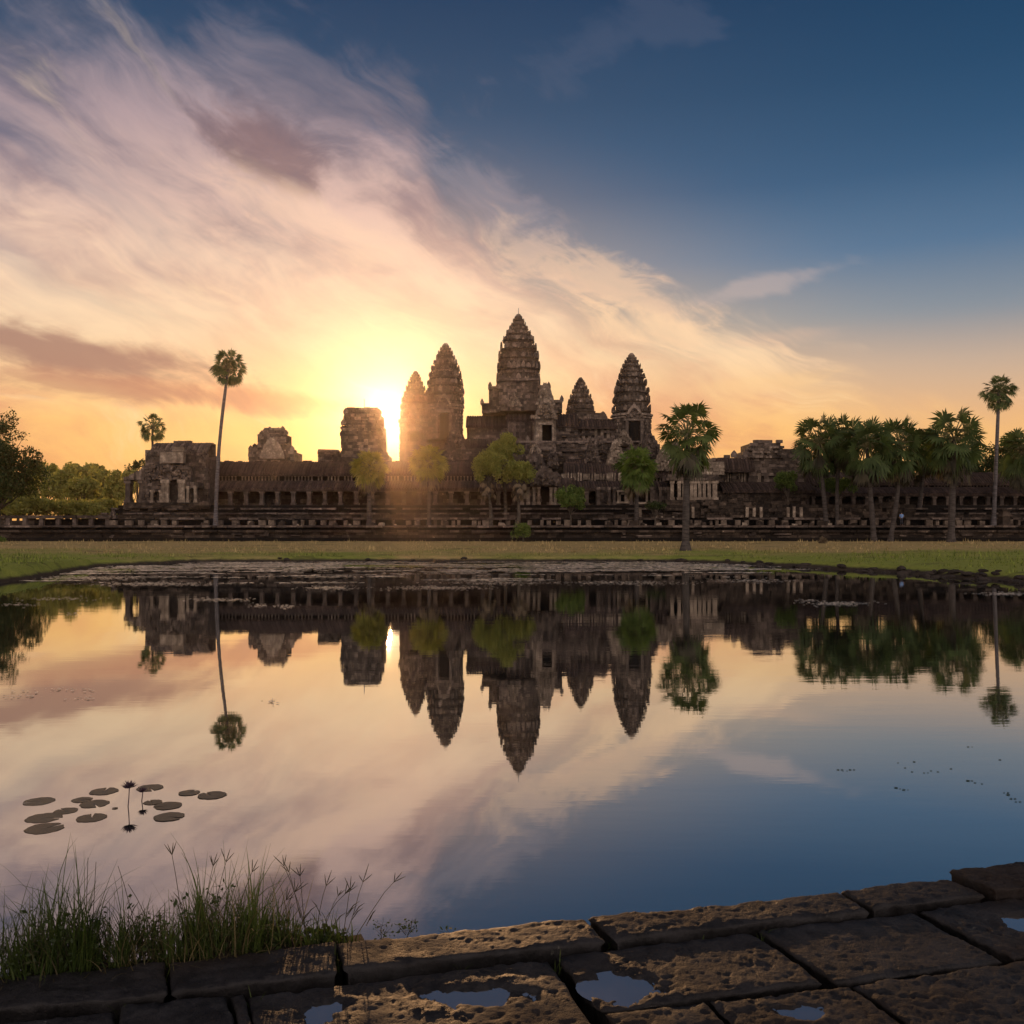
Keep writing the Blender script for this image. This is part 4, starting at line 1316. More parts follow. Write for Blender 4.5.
def sugar_palm(label, base, crown, R, trunk_r, mat=None, tmat=None, nf=38, seed=1, group=None, skirt=0.0, tmax=118, squash=1.0, name='sugar_palm', nseg=18, core=0.45, bend=0.0, fr=.46, flare=1.5):
    """base (x, y, z) of the trunk, crown centre (x, y, z), crown radius R"""
    rng = np.random.default_rng(seed)
    mat = mat or M_PALM
    r = thing(name, label, 'palm tree', base, group)
    hub = np.array(crown, float)
    if skirt:
        hub = hub + np.array([0, 0, -R * .15])
    # trunk
    b = np.array(base, float)
    pts, rs = [], []
    N = 12
    for i in range(N + 1):
        t = i / N
        p = b + (hub - b) * t
        p = p + np.array([bend * math.sin(t * PI), 0, 0])
        pts.append(tuple(p - ([0, 0, .3] if i == 0 else [0, 0, 0])))
        rs.append(trunk_r * (flare if i == 0 else 1.0 + (flare - 1) * max(0, .5 - t * 5)) * (1 - .30 * t) * (1 + .04 * math.sin(i * 5)))
    t_ = MB(); t_.tube(pts, rs, 10); t_.build('trunk', tmat or M_TRUNK, r)
    V, Fc = [], []
    st = MB()
    D = rdir(nf, 4, tmax, rng)
    for d in D:
        d = d + rng.normal(0, .10, 3)
        d /= np.linalg.norm(d)
        pl = R * (1 - fr) * rng.uniform(.84, 1.12)
        sc = np.array([1, 1, squash])
        if d[2] < -.1:
            sc = np.array([.8, .8, squash * 1.15])
        p1 = hub + d * pl * .5 * sc + [0, 0, R * .05]
        p2 = hub + d * pl * sc + np.array([0, 0, -R * .06 * (1 - d[2])])
        st.tube([tuple(hub + d * .15), tuple(p1), tuple(p2)], [.045 * R / 2, .03 * R / 2, .018 * R / 2], 4, cap=False)
        dd = (p2 - p1); dd /= np.linalg.norm(dd)
        upv = np.array([0, 0, 1.0]) + rng.normal(0, .9, 3)
        fan(V, Fc, p2, dd, upv, R * fr * rng.uniform(.9, 1.15), rng, nseg)
    # inner short fans that close the heart of the crown
    for d in rdir(int(nf * core), 0, 130, rng):
        p2 = hub + d * R * .26
        fan(V, Fc, p2, d, np.array([0, 0, 1.0]) + rng.normal(0, .8, 3), R * .34, rng, 12)
    np_shift = np.array(base)
    cr_ = np_mesh('crown', np.array(V) - np_shift, np.array(Fc), mat, r)
    st.build('leaf_stalks', M_STEM, r)
    if skirt:
        V, Fc = [], []
        for i in range(int(34 * skirt)):
            ph = rng.uniform(0, 2 * PI)
            zt = rng.uniform(-.15, .35)
            rr = R * rng.uniform(.12, .42) * (1 - zt)
            p = hub + np.array([math.cos(ph) * rr, math.sin(ph) * rr, -R * (.35 + .5 * rng.random())])
            fan(V, Fc, p, np.array([math.cos(ph) * .25, math.sin(ph) * .25, -1.0]), np.array([math.cos(ph), math.sin(ph), .2]), R * .38 * rng.uniform(.7, 1.2), rng, 11, spread=48, wdt=.14, droop=.3)
        np_mesh('dead_leaves', np.array(V) - np_shift, np.array(Fc), M_DRY_DARK if mat in (M_PALM, M_PALM_DARK) else M_DRY, r)
    return r


def px_palm(label, bx, cx, cy, rp, Y, tr=.2, bz=None, by=None, **kw):
    z = bz if bz is not None else gz(PX(bx, Y), Y)
    return sugar_palm(label, (PX(bx, Y), Y, z), (PX(cx, Y), Y, PZ(cy, Y)), rp * Y / F, tr, **kw)


def broadleaf(label, base, centre, rx, rz, mat, n=5000, leaf=.22, seed=3, trunk_r=.2, name='broadleaf_tree', cat='tree', group=None, clumps=26, ry=None, thin=.9, limbs=True, crown_name='crown', sparse=0.0):
    """trunk, limbs and a crown of many small leaf faces gathered in uneven clumps"""
    rng = np.random.default_rng(seed)
    ry = ry or rx
    r = thing(name, label, cat, base, group)
    c = np.array(centre, float)
    cl = []
    for i in range(clumps):
        d = rng.normal(0, 1, 3); d /= np.linalg.norm(d)
        if d[2] < -.55:
            d[2] *= -.6
        q = rng.uniform(.45, .92) if i > clumps // 4 else rng.uniform(0, .45)
        cl.append((c + d * np.array([rx, ry, rz]) * q, rng.uniform(.22, .42) * (1 - sparse * .45)))
    per = n // clumps
    P = []
    for (p, s_) in cl:
        d = rng.normal(0, 1, (per, 3)); d /= np.linalg.norm(d, axis=1)[:, None]
        q = rng.uniform(.35, 1.0, per) ** .6
        q += (rng.random(per) < .12) * rng.uniform(0, .35, per)
        P.append(p + d * q[:, None] * np.array([rx, ry, rz]) * s_)
    P = np.concatenate(P)
    m_ = len(P)
    a = rng.normal(0, 1, (m_, 3)); a /= np.linalg.norm(a, axis=1)[:, None]
    t = rng.normal(0, 1, (m_, 3)); b2 = np.cross(a, t); b2 /= np.linalg.norm(b2, axis=1)[:, None]
    L = leaf * rng.uniform(.6, 1.3, m_)[:, None]
    V = np.stack([P - a * L, P + b2 * L * .45, P + a * L, P - b2 * L * .45], 1).reshape(-1, 3)
    Fc = np.arange(m_ * 4).reshape(-1, 4)
    np_mesh(crown_name, V - np.array(base), Fc, mat, r)
    if limbs:
        t_ = MB()
        b = Vector(base); cc = Vector(centre)
        fork = b.lerp(cc, .45)
        t_.tube([tuple(b - Vector((0, 0, .3))), tuple(b.lerp(fork, .5) + Vector((trunk_r * .4, 0, 0))), tuple(fork)], [trunk_r * 1.3, trunk_r, trunk_r * .8], 8)
        for (p, s_) in cl[:min(len(cl), 20)]:
            mid = fork.lerp(Vector(p), .5) + Vector((0, 0, -.05 * rz))
            t_.tube([tuple(fork), tuple(mid), tuple(p)], [trunk_r * .5, trunk_r * .28, trunk_r * .08], 5, cap=False)
        t_.build('trunk', M_BARK, r)
    return r


# right bank: the big palm by the water
px_palm('biggest palm, standing alone at the water edge right of the centre', 685.5, 687, 428, 38, 86, .36, mat=M_PALM, nf=34, seed=5, skirt=.8, tmax=150, core=.25, fr=.42, squash=1.05, nseg=20, flare=1.9)
# tall thin palms
px_palm('tall thin leaning palm with a small round head, left of the shrine top', 215.5, 228.5, 367, 20, 113.2, .26, bz=3.05, mat=M_PALM_DARK, tmat=M_TRUNK_PALE, nf=46, seed=8, tmax=150, bend=-.35, core=.4, fr=.38)
px_palm('tall thin straight palm with a small round head at the right, above the other palms', 993.5, 999, 391, 19.5, 113.2, .26, bz=3.05, mat=M_PALM_DARK, tmat=M_TRUNK_PALE, nf=46, seed=9, tmax=150, core=.4, fr=.38)
px_palm('small headed palm rising from behind the corner pavilion roof', 153, 152.5, 427, 16.5, 150, .26, bz=1.2, mat=M_PALM_DARK, nf=32, seed=10, tmax=150, core=.3, fr=.38)
# golden and green palms before the gallery
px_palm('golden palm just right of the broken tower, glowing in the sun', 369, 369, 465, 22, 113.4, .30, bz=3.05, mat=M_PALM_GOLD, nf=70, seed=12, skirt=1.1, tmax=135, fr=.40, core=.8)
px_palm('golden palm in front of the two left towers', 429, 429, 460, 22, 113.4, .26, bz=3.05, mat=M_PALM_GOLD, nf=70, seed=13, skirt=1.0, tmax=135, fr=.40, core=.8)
px_palm('green palm below the rightmost tower', 636.5, 637, 464, 25, 113.4, .28, bz=3.05, mat=M_LEAF, nf=66, seed=14, skirt=1.3, tmax=135, fr=.42, core=.7)
# the cluster of three round crowned trees
cl_g = 'cluster of three round crowned trees'
for (lab, bx, cx, cy, rx_, rz_, sd, Yt) in (('rearmost and highest of the three clustered round trees', 505, 505, 450, 18, 17, 21, 116.5), ('left tree of the three clustered round trees', 491, 488, 469, 17.5, 24, 22, 113.8), ('right tree of the three clustered round trees', 518, 519, 474, 16, 19, 23, 113.4)):
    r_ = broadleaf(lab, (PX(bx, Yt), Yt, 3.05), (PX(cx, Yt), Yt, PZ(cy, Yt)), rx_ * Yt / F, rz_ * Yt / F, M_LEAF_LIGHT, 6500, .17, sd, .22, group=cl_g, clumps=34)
    V, Fc = [], []
    rng_ = np.random.default_rng(sd)
    for i in range(34):
        ph = rng_.uniform(0, 2 * PI); q = rng_.uniform(.1, .6) * rx_ * Yt / F
        p = np.array([math.cos(ph) * q, math.sin(ph) * q, PZ(cy + rz_ * rng_.uniform(.45, 1.15) * (1.1 - .4 * q / 2), Yt) - 3.05])
        p[0] += PX(cx, Yt) - PX(bx, Yt)
        fan(V, Fc, p, np.array([math.cos(ph) * .25, math.sin(ph) * .25, -1.0]), np.array([math.cos(ph), math.sin(ph), .2]), .75 * rng_.uniform(.7, 1.2), rng_, 9, spread=45, wdt=.14, droop=.3)
    np_mesh('dead_leaves', V, Fc, M_DRY, r_)
# bushes
def bush(label, cx, cy, rx_, rz_, Y, bz, mat, n=2600, sd=1, leaf=.15):
    broadleaf(label, (PX(cx, Y), Y, bz), (PX(cx, Y), Y, PZ(cy, Y)), rx_ * Y / F, rz_ * Y / F, mat, n, leaf, sd, .10, name='bush', cat='bush', clumps=24)
bush('round green bush on the terrace before the dark door', 570.5, 500, 18, 15.5, 113.5, 3.05, M_LEAF, 5200, 31, .15)
bush('small bright green bush on the meadow against the terrace wall', 523, 531, 11.5, 11, 109, gz(PX(523, 109), 109), M_LEAF, 2400, 32, .12)
bush('rounded bush below the broken roofline of the ruined hall', 788, 484, 15.5, 13, 118.2, 5.2, M_LEAF, 4200, 33, .14)
bush('rounded bush between the two leftmost trunks of the palm row', 839, 487, 17.5, 13.5, 118.2, 5.2, M_LEAF, 4200, 34, .14)
bush('tiny bush at the left picture edge against the terrace wall', 1, 542, 7, 7, 109, gz(PX(1, 109), 109), M_LEAF, 900, 35, .10)
bush('small dry tuft standing on the meadow below the left trunks of the palm row', 821.5, 543, 5, 7.5, 100, gz(PX(821, 100), 100), M_DRY, 700, 36, .09)
bush('low weedy mound on the meadow just right of the dry tuft', 842, 551, 12, 4, 92, gz(PX(842, 92), 92), M_LEAF_DARK, 900, 37, .09)
bush('scraggly low green bush on the terrace left of the dark green palm foot', 655, 507, 12, 7, 113.2, 3.05, M_LEAF_DARK, 1100, 38, .12)
# right row of palms
rowg = 'row of palms on the right'
px_palm('leftmost palm of the right row, its straight trunk rising behind the terrace', 826.5, 819, 438, 31, 113.6, .30, bz=3.05, mat=M_PALM_DARK, nf=34, seed=41, skirt=.5, tmax=142, group=rowg, squash=1.2)
px_palm('second palm of the right row, crown touching the leftmost one', 837.5, 842, 436, 31, 114.2, .26, bz=3.05, mat=M_PALM_DARK, nf=34, seed=42, skirt=.5, tmax=142, group=rowg, squash=1.2, bend=-.3)
px_palm('third palm of the right row, rooted on the meadow with an upright trunk', 874, 867, 442, 33, 110, .34, mat=M_PALM_DARK, nf=36, seed=43, skirt=.6, tmax=142, group=rowg, squash=1.15)
px_palm('fourth palm of the right row, its trunk leaning to the right from the meadow', 890, 901, 441, 34, 110, .30, mat=M_PALM_DARK, nf=36, seed=44, skirt=.6, tmax=142, group=rowg, squash=1.1, bend=.25)
px_palm('half hidden palm behind the row, between the leaning one and the broadest one', 919, 926, 448, 28, 117.6, .28, bz=5.3, mat=M_PALM_DARK, nf=30, seed=45, skirt=.6, tmax=125, group=rowg)
px_palm('broadest and darkest palm of the right row, with a thick black trunk', 951, 954, 434, 38, 108, .42, mat=M_PALM_DARK, nf=34, seed=46, skirt=.8, tmax=142, group=rowg, squash=1.05, core=.4)
px_palm('palm cut by the right picture edge, next to the tall thin one', 1030, 1022, 446, 31, 118, .3, bz=3.0, mat=M_PALM_DARK, nf=32, seed=47, skirt=.6, tmax=142)
# dark broadleaf mass behind, right
broadleaf('dark leafy tree behind the broadest palm and the thin trunk', (PX(975, 135), 135, 1.2), (PX(975, 135), 135, PZ(478, 135)), 4.6, 5.2, M_LEAF_DARK, 7000, .22, 51, .3)
broadleaf('dark leafy tree at the right picture edge', (PX(1012, 130), 130, 1.2), (PX(1012, 130), 130, PZ(474, 130)), 4.4, 6.0, M_LEAF_DARK, 7000, .22, 52, .3)
# trees seen through the gap between ruined hall and palm row, beyond the far gallery
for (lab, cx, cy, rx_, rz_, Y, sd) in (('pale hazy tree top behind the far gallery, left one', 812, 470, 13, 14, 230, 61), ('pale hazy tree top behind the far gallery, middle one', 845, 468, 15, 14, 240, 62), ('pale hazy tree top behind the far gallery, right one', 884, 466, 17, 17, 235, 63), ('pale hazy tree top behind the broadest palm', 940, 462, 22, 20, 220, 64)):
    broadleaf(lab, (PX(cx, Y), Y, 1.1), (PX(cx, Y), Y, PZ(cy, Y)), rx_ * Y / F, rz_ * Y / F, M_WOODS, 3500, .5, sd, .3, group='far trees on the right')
# left: near dark tree and the hazy woods
broadleaf('big dark leafy tree cut by the left picture edge', (PX(-2, 122), 122, 1.1), (PX(-4, 122), 122, PZ(474, 122)), 6.6, 6.4, M_LEAF_DARK, 20000, .24, 71, .45, clumps=46)
broadleaf('thin branched tree crown sticking out above the big dark tree at the left edge', (PX(-14, 128), 128, 1.1), (PX(-4, 128), 128, PZ(432, 128)), 4.2, 3.8, M_LEAF_DARK, 2600, .2, 72, .3, clumps=46, sparse=.85)
broadleaf('sparse little tree beside the corner pavilion porch', (PX(138, 135), 135, 1.1), (PX(137, 135), 135, PZ(466, 135)), 1.9, 1.5, M_LEAF_DARK, 700, .17, 73, .12, clumps=16, sparse=.5)
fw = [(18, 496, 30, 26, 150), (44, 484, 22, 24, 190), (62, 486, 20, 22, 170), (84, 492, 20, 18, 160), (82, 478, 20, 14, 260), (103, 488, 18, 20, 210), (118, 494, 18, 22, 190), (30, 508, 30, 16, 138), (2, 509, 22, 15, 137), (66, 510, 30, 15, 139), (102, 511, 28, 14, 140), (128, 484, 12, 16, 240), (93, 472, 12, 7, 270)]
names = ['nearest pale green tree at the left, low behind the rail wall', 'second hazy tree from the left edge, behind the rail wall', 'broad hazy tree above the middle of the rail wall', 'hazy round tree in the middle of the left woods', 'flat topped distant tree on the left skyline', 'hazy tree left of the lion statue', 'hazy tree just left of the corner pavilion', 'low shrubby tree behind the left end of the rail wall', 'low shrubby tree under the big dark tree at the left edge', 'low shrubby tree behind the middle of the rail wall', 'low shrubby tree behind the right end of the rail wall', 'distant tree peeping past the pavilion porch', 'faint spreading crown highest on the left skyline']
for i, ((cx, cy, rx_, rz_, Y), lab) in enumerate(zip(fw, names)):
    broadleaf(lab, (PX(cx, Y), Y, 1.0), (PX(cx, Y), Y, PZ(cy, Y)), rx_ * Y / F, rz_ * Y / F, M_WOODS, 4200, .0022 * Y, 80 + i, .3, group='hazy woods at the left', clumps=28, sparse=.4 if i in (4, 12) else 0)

# ================================================================== person in blue on the terrace
def person(label, x, y, z, h=1.65):
    r = thing('person', label, 'person', (x, y, z))
    s = h / 1.65
    J = {'pel': (0, 0, .88), 'ch': (0, 0, 1.22), 'nk': (0, 0, 1.40), 'hd': (0, -.01, 1.50), 'top': (0, 0, 1.62),
         'hl': (-.09, 0, .84), 'kl': (-.10, -.02, .46), 'al': (-.10, .02, .08), 'tl': (-.10, -.12, .03),
         'hr': (.09, 0, .84), 'kr': (.11, -.01, .46), 'ar': (.12, .02, .08), 'tr': (.13, -.12, .03),
         'sl': (-.17, 0, 1.34), 'el': (-.23, .02, 1.08), 'wl': (-.20, -.08, .86), 'fl': (-.19, -.11, .77),
         'sr': (.17, 0, 1.34), 'er': (.24, .02, 1.08), 'wr': (.18, -.14, .98), 'fr': (.12, -.19, .98)}
    Rr = {'pel': .13, 'ch': .14, 'nk': .055, 'hd': .085, 'top': .05, 'hl': .09, 'kl': .06, 'al': .04, 'tl': .03, 'hr': .09, 'kr': .06, 'ar': .04, 'tr': .03,
          'sl': .06, 'el': .042, 'wl': .028, 'fl': .03, 'sr': .06, 'er': .042, 'wr': .028, 'fr': .03}
    E = [('pel', 'ch'), ('ch', 'nk'), ('nk', 'hd'), ('hd', 'top'), ('pel', 'hl'), ('hl', 'kl'), ('kl', 'al'), ('al', 'tl'), ('pel', 'hr'), ('hr', 'kr'), ('kr', 'ar'), ('ar', 'tr'),
         ('ch', 'sl'), ('sl', 'el'), ('el', 'wl'), ('wl', 'fl'), ('ch', 'sr'), ('sr', 'er'), ('er', 'wr'), ('wr', 'fr')]

    def skin(keys, edges, grow, name, mat, over=None):
        ks = list(keys)
        me = bpy.data.meshes.new(name)
        src = over or J
        me.from_pydata([tuple(c * s for c in src[q]) for q in ks], [(ks.index(a), ks.index(b)) for a, b in edges], [])
        o = bpy.data.objects.new(name, me)
        COL.objects.link(o)
        md = o.modifiers.new('skin', 'SKIN')
        for i, q in enumerate(ks):
            me.skin_vertices[0].data[i].radius = ((Rr[q] + grow) * s,) * 2
        me.skin_vertices[0].data[0].use_root = True
        sd_ = o.modifiers.new('sub', 'SUBSURF'); sd_.levels = 2; sd_.render_levels = 2
        me.materials.append(mat)
        o.parent = r
        return o
    skin(J.keys(), E, 0, 'body', M_SKIN)
    skin(['pel', 'ch', 'nk', 'sl', 'el', 'sr', 'er'], [('pel', 'ch'), ('ch', 'nk'), ('ch', 'sl'), ('sl', 'el'), ('ch', 'sr'), ('sr', 'er')], .022, 'shirt', M_BLUE)
    skin(['pel', 'hl', 'kl', 'al', 'hr', 'kr', 'ar'], [('pel', 'hl'), ('hl', 'kl'), ('kl', 'al'), ('pel', 'hr'), ('hr', 'kr'), ('kr', 'ar')], .018, 'trousers', M_TROUSER)
    h_ = MB()
    c = Vector((0, .015, 1.56)) * s
    n, m__ = 12, 6
    vs, fs = [], []
    for j in range(m__ + 1):
        for i in range(n):
            th = j / m__ * 1.75
            vs.append((c.x + .098 * s * math.sin(th) * math.cos(2 * PI * i / n), c.y + .108 * s * math.sin(th) * math.sin(2 * PI * i / n), c.z + .105 * s * math.cos(th)))
    for j in range(m__):
        for i in range(n):
            fs.append((j * n + i, j * n + (i + 1) % n, (j + 1) * n + (i + 1) % n, (j + 1) * n + i))
    h_.add(vs, fs)
    hh_ = h_.build('hair', M_HAIR, None, smooth=True)
    hh_.parent = r
    return r


person('person in a light blue top standing on the terrace between the palm trunks', PX(901.5, 113.1), 113.1, 3.08)

# ================================================================== shore rocks, reeds of grass, lily pads
RK = []
for q in range(4):
    mb = MB()
    rng_ = np.random.default_rng(900 + q)
    n, m__ = 9, 6
    vs, fs = [], []
    for j in range(m__ + 1):
        for i in range(n):
            th = PI * j / m__
            rr_ = 1 + rng_.normal(0, .13)
            vs.append((rr_ * math.sin(th) * math.cos(2 * PI * i / n), rr_ * .8 * math.sin(th) * math.sin(2 * PI * i / n), rr_ * .55 * math.cos(th)))
    for j in range(m__):
        for i in range(n):
            fs.append((j * n + i, (j + 1) * n + i, (j + 1) * n + (i + 1) % n, j * n + (i + 1) % n))
    mb.add(vs, fs)
    RK.append(mb)
M_ROCK = stone_mat('shore_rock', (.016, .013, .011, 1), (.045, .036, .03, 1), (.12, .10, .08, 1), .3, .4, 2.0)
rocks = [tag(mb.build('shore_rock', M_ROCK), 'dark rough rock lying at the far water edge', 'rock', 'rocks along the far shore') for mb in RK]
used_r = [False] * 4
rng = random.Random(5)
path = [(-30, 66.6), (-26, 74.5), (-10, 75.5), (12, 75.5), (16, 73), (20, 67), (24.8, 57.4), (27.3, 47.4), (29.2, 28)]
seg = []
for (a, b) in zip(path[:-1], path[1:]):
    L = math.hypot(b[0] - a[0], b[1] - a[1])
    seg.append((a, b, L))
tot = sum(s_[2] for s_ in seg)
for i in range(230):
    t = rng.random() ** .75 * tot
    for (a, b, L) in seg:
        if t <= L:
            break
        t -= L
    t = min(t / L, 1)
    x, y = a[0] + (b[0] - a[0]) * t, a[1] + (b[1] - a[1]) * t
    right = x > 12
    x += rng.gauss(-.1, .4 if right else .3); y += rng.gauss(-.35, .28)
    q = i % 4
    if not used_r[q]:
        o = rocks[q]; used_r[q] = True
    else:
        o = rocks[q].copy(); COL.objects.link(o)
    s_ = rng.uniform(.14, .42) * (1.0 if right else .65)
    o.scale = (s_ * rng.uniform(.9, 1.6), s_, s_ * rng.uniform(.6, 1.0))
    o.rotation_euler = (0, 0, rng.uniform(0, 6))
    o.location = (x, y, max(gz(x, y), -.05) + .03)

# far floating mats of water plants (nobody could count them)
rng = np.random.default_rng(77)
V, Fc = [], []
n_ = 0
def leafdisc(x, y, r_, z=.012, n=7, tilt=.03):
    a0 = rng.uniform(0, 6)
    tx, ty = rng.normal(0, tilt, 2)
    b0 = len(V)
    for i in range(n):
        a = a0 + 2 * PI * i / n
        rr_ = r_ * rng.uniform(.8, 1.1)
        V.append((x + rr_ * math.cos(a), y + rr_ * math.sin(a) , z + abs(rr_ * (tx * math.cos(a) + ty * math.sin(a))) + .004))
    Fc.append(tuple(range(b0, b0 + n)))
cnt = 0
while cnt < 17000:
    x = rng.uniform(-30, 24); y = rng.uniform(46, 76)
    if pond_dist(np.array([x]), np.array([y]))[0] > -.2:
        continue
    px_ = 512 + 900 * x / y; py_ = 526 + 2700 / y
    f1 = fbm(np.array([x * .10]), np.array([y * .55]), 4)[0]
    f2 = fbm(np.array([x * .55 + 40]), np.array([y * 1.1]), 4)[0]
    lim = 578 if px_ < 700 else 574 if px_ < 780 else 569.5
    dens = 1.0 if py_ < lim else max(0, 1 - (py_ - lim) / 7)
    if py_ > lim and f1 < .60:
        continue
    if px_ > 810:
        dens *= 0.03
    if f1 * .55 + f2 * .45 < .465 + .10 * (py_ > lim - 4):
        continue
    if rng.random() > dens:
        continue
    leafdisc(x, y, rng.uniform(.07, .20), tilt=.05)
    cnt += 1
# streaks of leaves farther out
for (pxc, pyc, wpx, n) in ((220, 600, 30, 90), (260, 606, 9, 24), (285, 607, 12, 30), (330, 588, 28, 120), (440, 588, 45, 200), (60, 599, 40, 40), (20, 605, 22, 24), (75, 614, 8, 8), (273, 702, 5, 8),
                         (838, 604, 28, 150), (805, 601, 10, 20), (1005, 594, 26, 90), (70, 690, 24, 12), (85, 699, 14, 9), (20, 697, 20, 9), (30, 692, 16, 8), (620, 583, 60, 200), (750, 581, 40, 90), (500, 583, 60, 160), (160, 584, 60, 260), (90, 578, 50, 240)):
    Yc = 2700 / (pyc - 526)
    for i in range(n * 2):
        px_ = pxc + rng.normal(0, wpx * .5); py_ = pyc + rng.normal(0, 1.0)
        Yq = 2700 / (py_ - 526)
        x = PX(px_, Yq)
        if pond_dist(np.array([x]), np.array([Yq]))[0] > -.1:
            continue
        leafdisc(x, Yq, rng.uniform(.3, .9) * .0022 * Yc)
m, k, out = new_mat('floating_leaves')
geo = k.new('ShaderNodeNewGeometry')
rnd = geo.outputs['Random Per Island']
principled(k, out, k.mix(k.m('POWER', rnd, 1.0), (.05, .05, .025, 1), (.95, .76, .56, 1)), .3, .8)  # warm pale end of the leaf colour stands in for sky highlights
M_FLOAT = m
me = bpy.data.meshes.new('floating_plants')
me.from_pydata(V, [], Fc)
me.materials.append(M_FLOAT)
o = bpy.data.objects.new('floating_plants', me); COL.objects.link(o)
tag(o, 'mats of floating water leaves along the far shore', 'water plants', kind='stuff')

# dark specks of drifting leaves on the near water, right
V, Fc = [], []
for (px_, py_) in ((850, 770), (843, 771), (838, 770), (898, 763), (905, 768), (900, 789), (912, 772), (924, 773), (931, 771), (938, 772), (951, 769), (968, 781), (975, 783), (982, 784), (968, 747), (1000, 760), (1004, 793), (1011, 799), (1016, 802), (1008, 795), (896, 788), (904, 790), (914, 762), (270, 701), (262, 701)):
    Yq = 2700 / (py_ - 526)
    leafdisc(PX(px_, Yq), Yq, rng.uniform(.012, .028), z=.002, n=5)
    if rng.random() < .6:
        leafdisc(PX(px_ + 4, Yq), Yq, rng.uniform(.01, .02), z=.002, n=5)
me = bpy.data.meshes.new('drifting_leaves')
me.from_pydata(V, [], Fc); me.materials.append(M_LEAF_DARK)
o = bpy.data.objects.new('drifting_leaves', me); COL.objects.link(o)
tag(o, 'tiny dark drifting leaf scraps on the open water at the right', 'leaf scraps', kind='stuff')

# lily pads near the camera
m, k, out = new_mat('lily_pad')
tc_ = k.new('ShaderNodeTexCoord')
x, y, z = k.sep(tc_.outputs['Object'])
rr_ = k.m('SQRT', k.m('ADD', k.m('MULTIPLY', x, x), k.m('MULTIPLY', y, y)))
an = k.m('ARCTAN2', y, x)
vein = k.mr(k.m('ABSOLUTE', k.m('SINE', k.m('MULTIPLY', an, 9))), 0, .22)
nn = k.noise(tc_.outputs['Object'], 14, 4, .6)
oi_ = k.new('ShaderNodeObjectInfo')
col = k.mix(vein, (.12, .115, .10, 1), k.mix(k.mr(nn, .4, .6), (.020, .022, .016, 1), (.10, .095, .08, 1)))
col = k.mix(k.m('MULTIPLY', oi_.outputs['Random'], .6), col, (.035, .03, .025, 1))
col = k.mix(k.mr(rr_, .90, .96), col, (.018, .012, .010, 1))
principled(k, out, col, .32, .7, k.m('ADD', vein, k.m('MULTIPLY', nn, 2.0)), .9, .02)
M_PAD = m
pads = [(39, 801.5, 16.5, 'pad at the upper left of the near lily patch', 0), (44, 818, 19, 'long pad below the upper left one in the near lily patch', 1), (44.5, 828.5, 20, 'lowest pad on the left of the near lily patch', 2),
        (66, 811, 12.5, 'narrow pad between the long left pad and the middle pads', 3), (82, 800, 11, 'small pad overlapping the upper middle pads', 4), (94.5, 804, 15.5, 'pad overlapping the small middle one', 5),
        (91.5, 818, 16, 'pad alone in the lower middle of the near lily patch', 6), (104, 791.5, 15, 'farthest pad on the left side of the taller flower', 7), (150, 788, 14, 'farthest pad, just right of the two flowers', 8),
        (153, 802.5, 10, 'smallest pad right of the shorter flower', 9), (168, 806, 15, 'pad right of the smallest one, under the shorter flower side', 10), (169, 817, 16.5, 'lowest pad on the right of the flowers', 11),
        (189, 793, 11.5, 'pad touching the rightmost pad of the near lily patch', 12), (212, 795.5, 15.5, 'rightmost pad of the near lily patch', 13), (115, 808.5, 3.2, 'tiny round pad left of the taller flower stalk', 14)]
for (px_, py_, wpx, lab, sd) in pads:
    rg = np.random.default_rng(500 + sd)
    Yq = 2700 / (py_ - 526)
    R_ = wpx * .90 * Yq / F
    N = 40
    a0 = rg.uniform(0, 2 * PI)
    vs, fs = [(0, 0, 0.006 / max(R_, .05))], []
    ring = 5
    for j in range(1, ring + 1):
        for i in range(N + 1):
            a = a0 + .10 + (2 * PI - .20) * i / N
            t = j / ring
            wob = 1 + (.03 * math.sin(5 * a + sd) + .02 * math.sin(11 * a) + rg.normal(0, .012)) * (t ** 3)
            lift = (.05 * max(0, math.sin(a * 2 + sd)) * t ** 5) + (.012 if j == ring else 0)
            vs.append((t * wob * math.cos(a), t * wob * math.sin(a) * 1.0, 0.0 + lift * .12))
    W_ = N + 1
    for i in range(N):
        fs.append((0, 1 + i, 2 + i))
    for j in range(ring - 1):
        for i in range(N):
            p = 1 + j * W_ + i
            fs.append((p, p + W_, p + W_ + 1, p + 1))
    mb = MB(); mb.add(vs, fs)
    o = mb.build('lily_pad', M_PAD, smooth=True)
    sc = R_
    o.scale = (sc, sc * .95, sc)
    o.rotation_euler = (0, 0, 0)
    o.location = (PX(px_, Yq), Yq, .0015 + .0003 * sd)
    tag(o, lab, 'lily pad', 'near lily pads')
M_PETAL = simple_mat('dark_petal', (.035, .022, .03, 1), (.09, .055, .075, 1), 20, .6, .003)
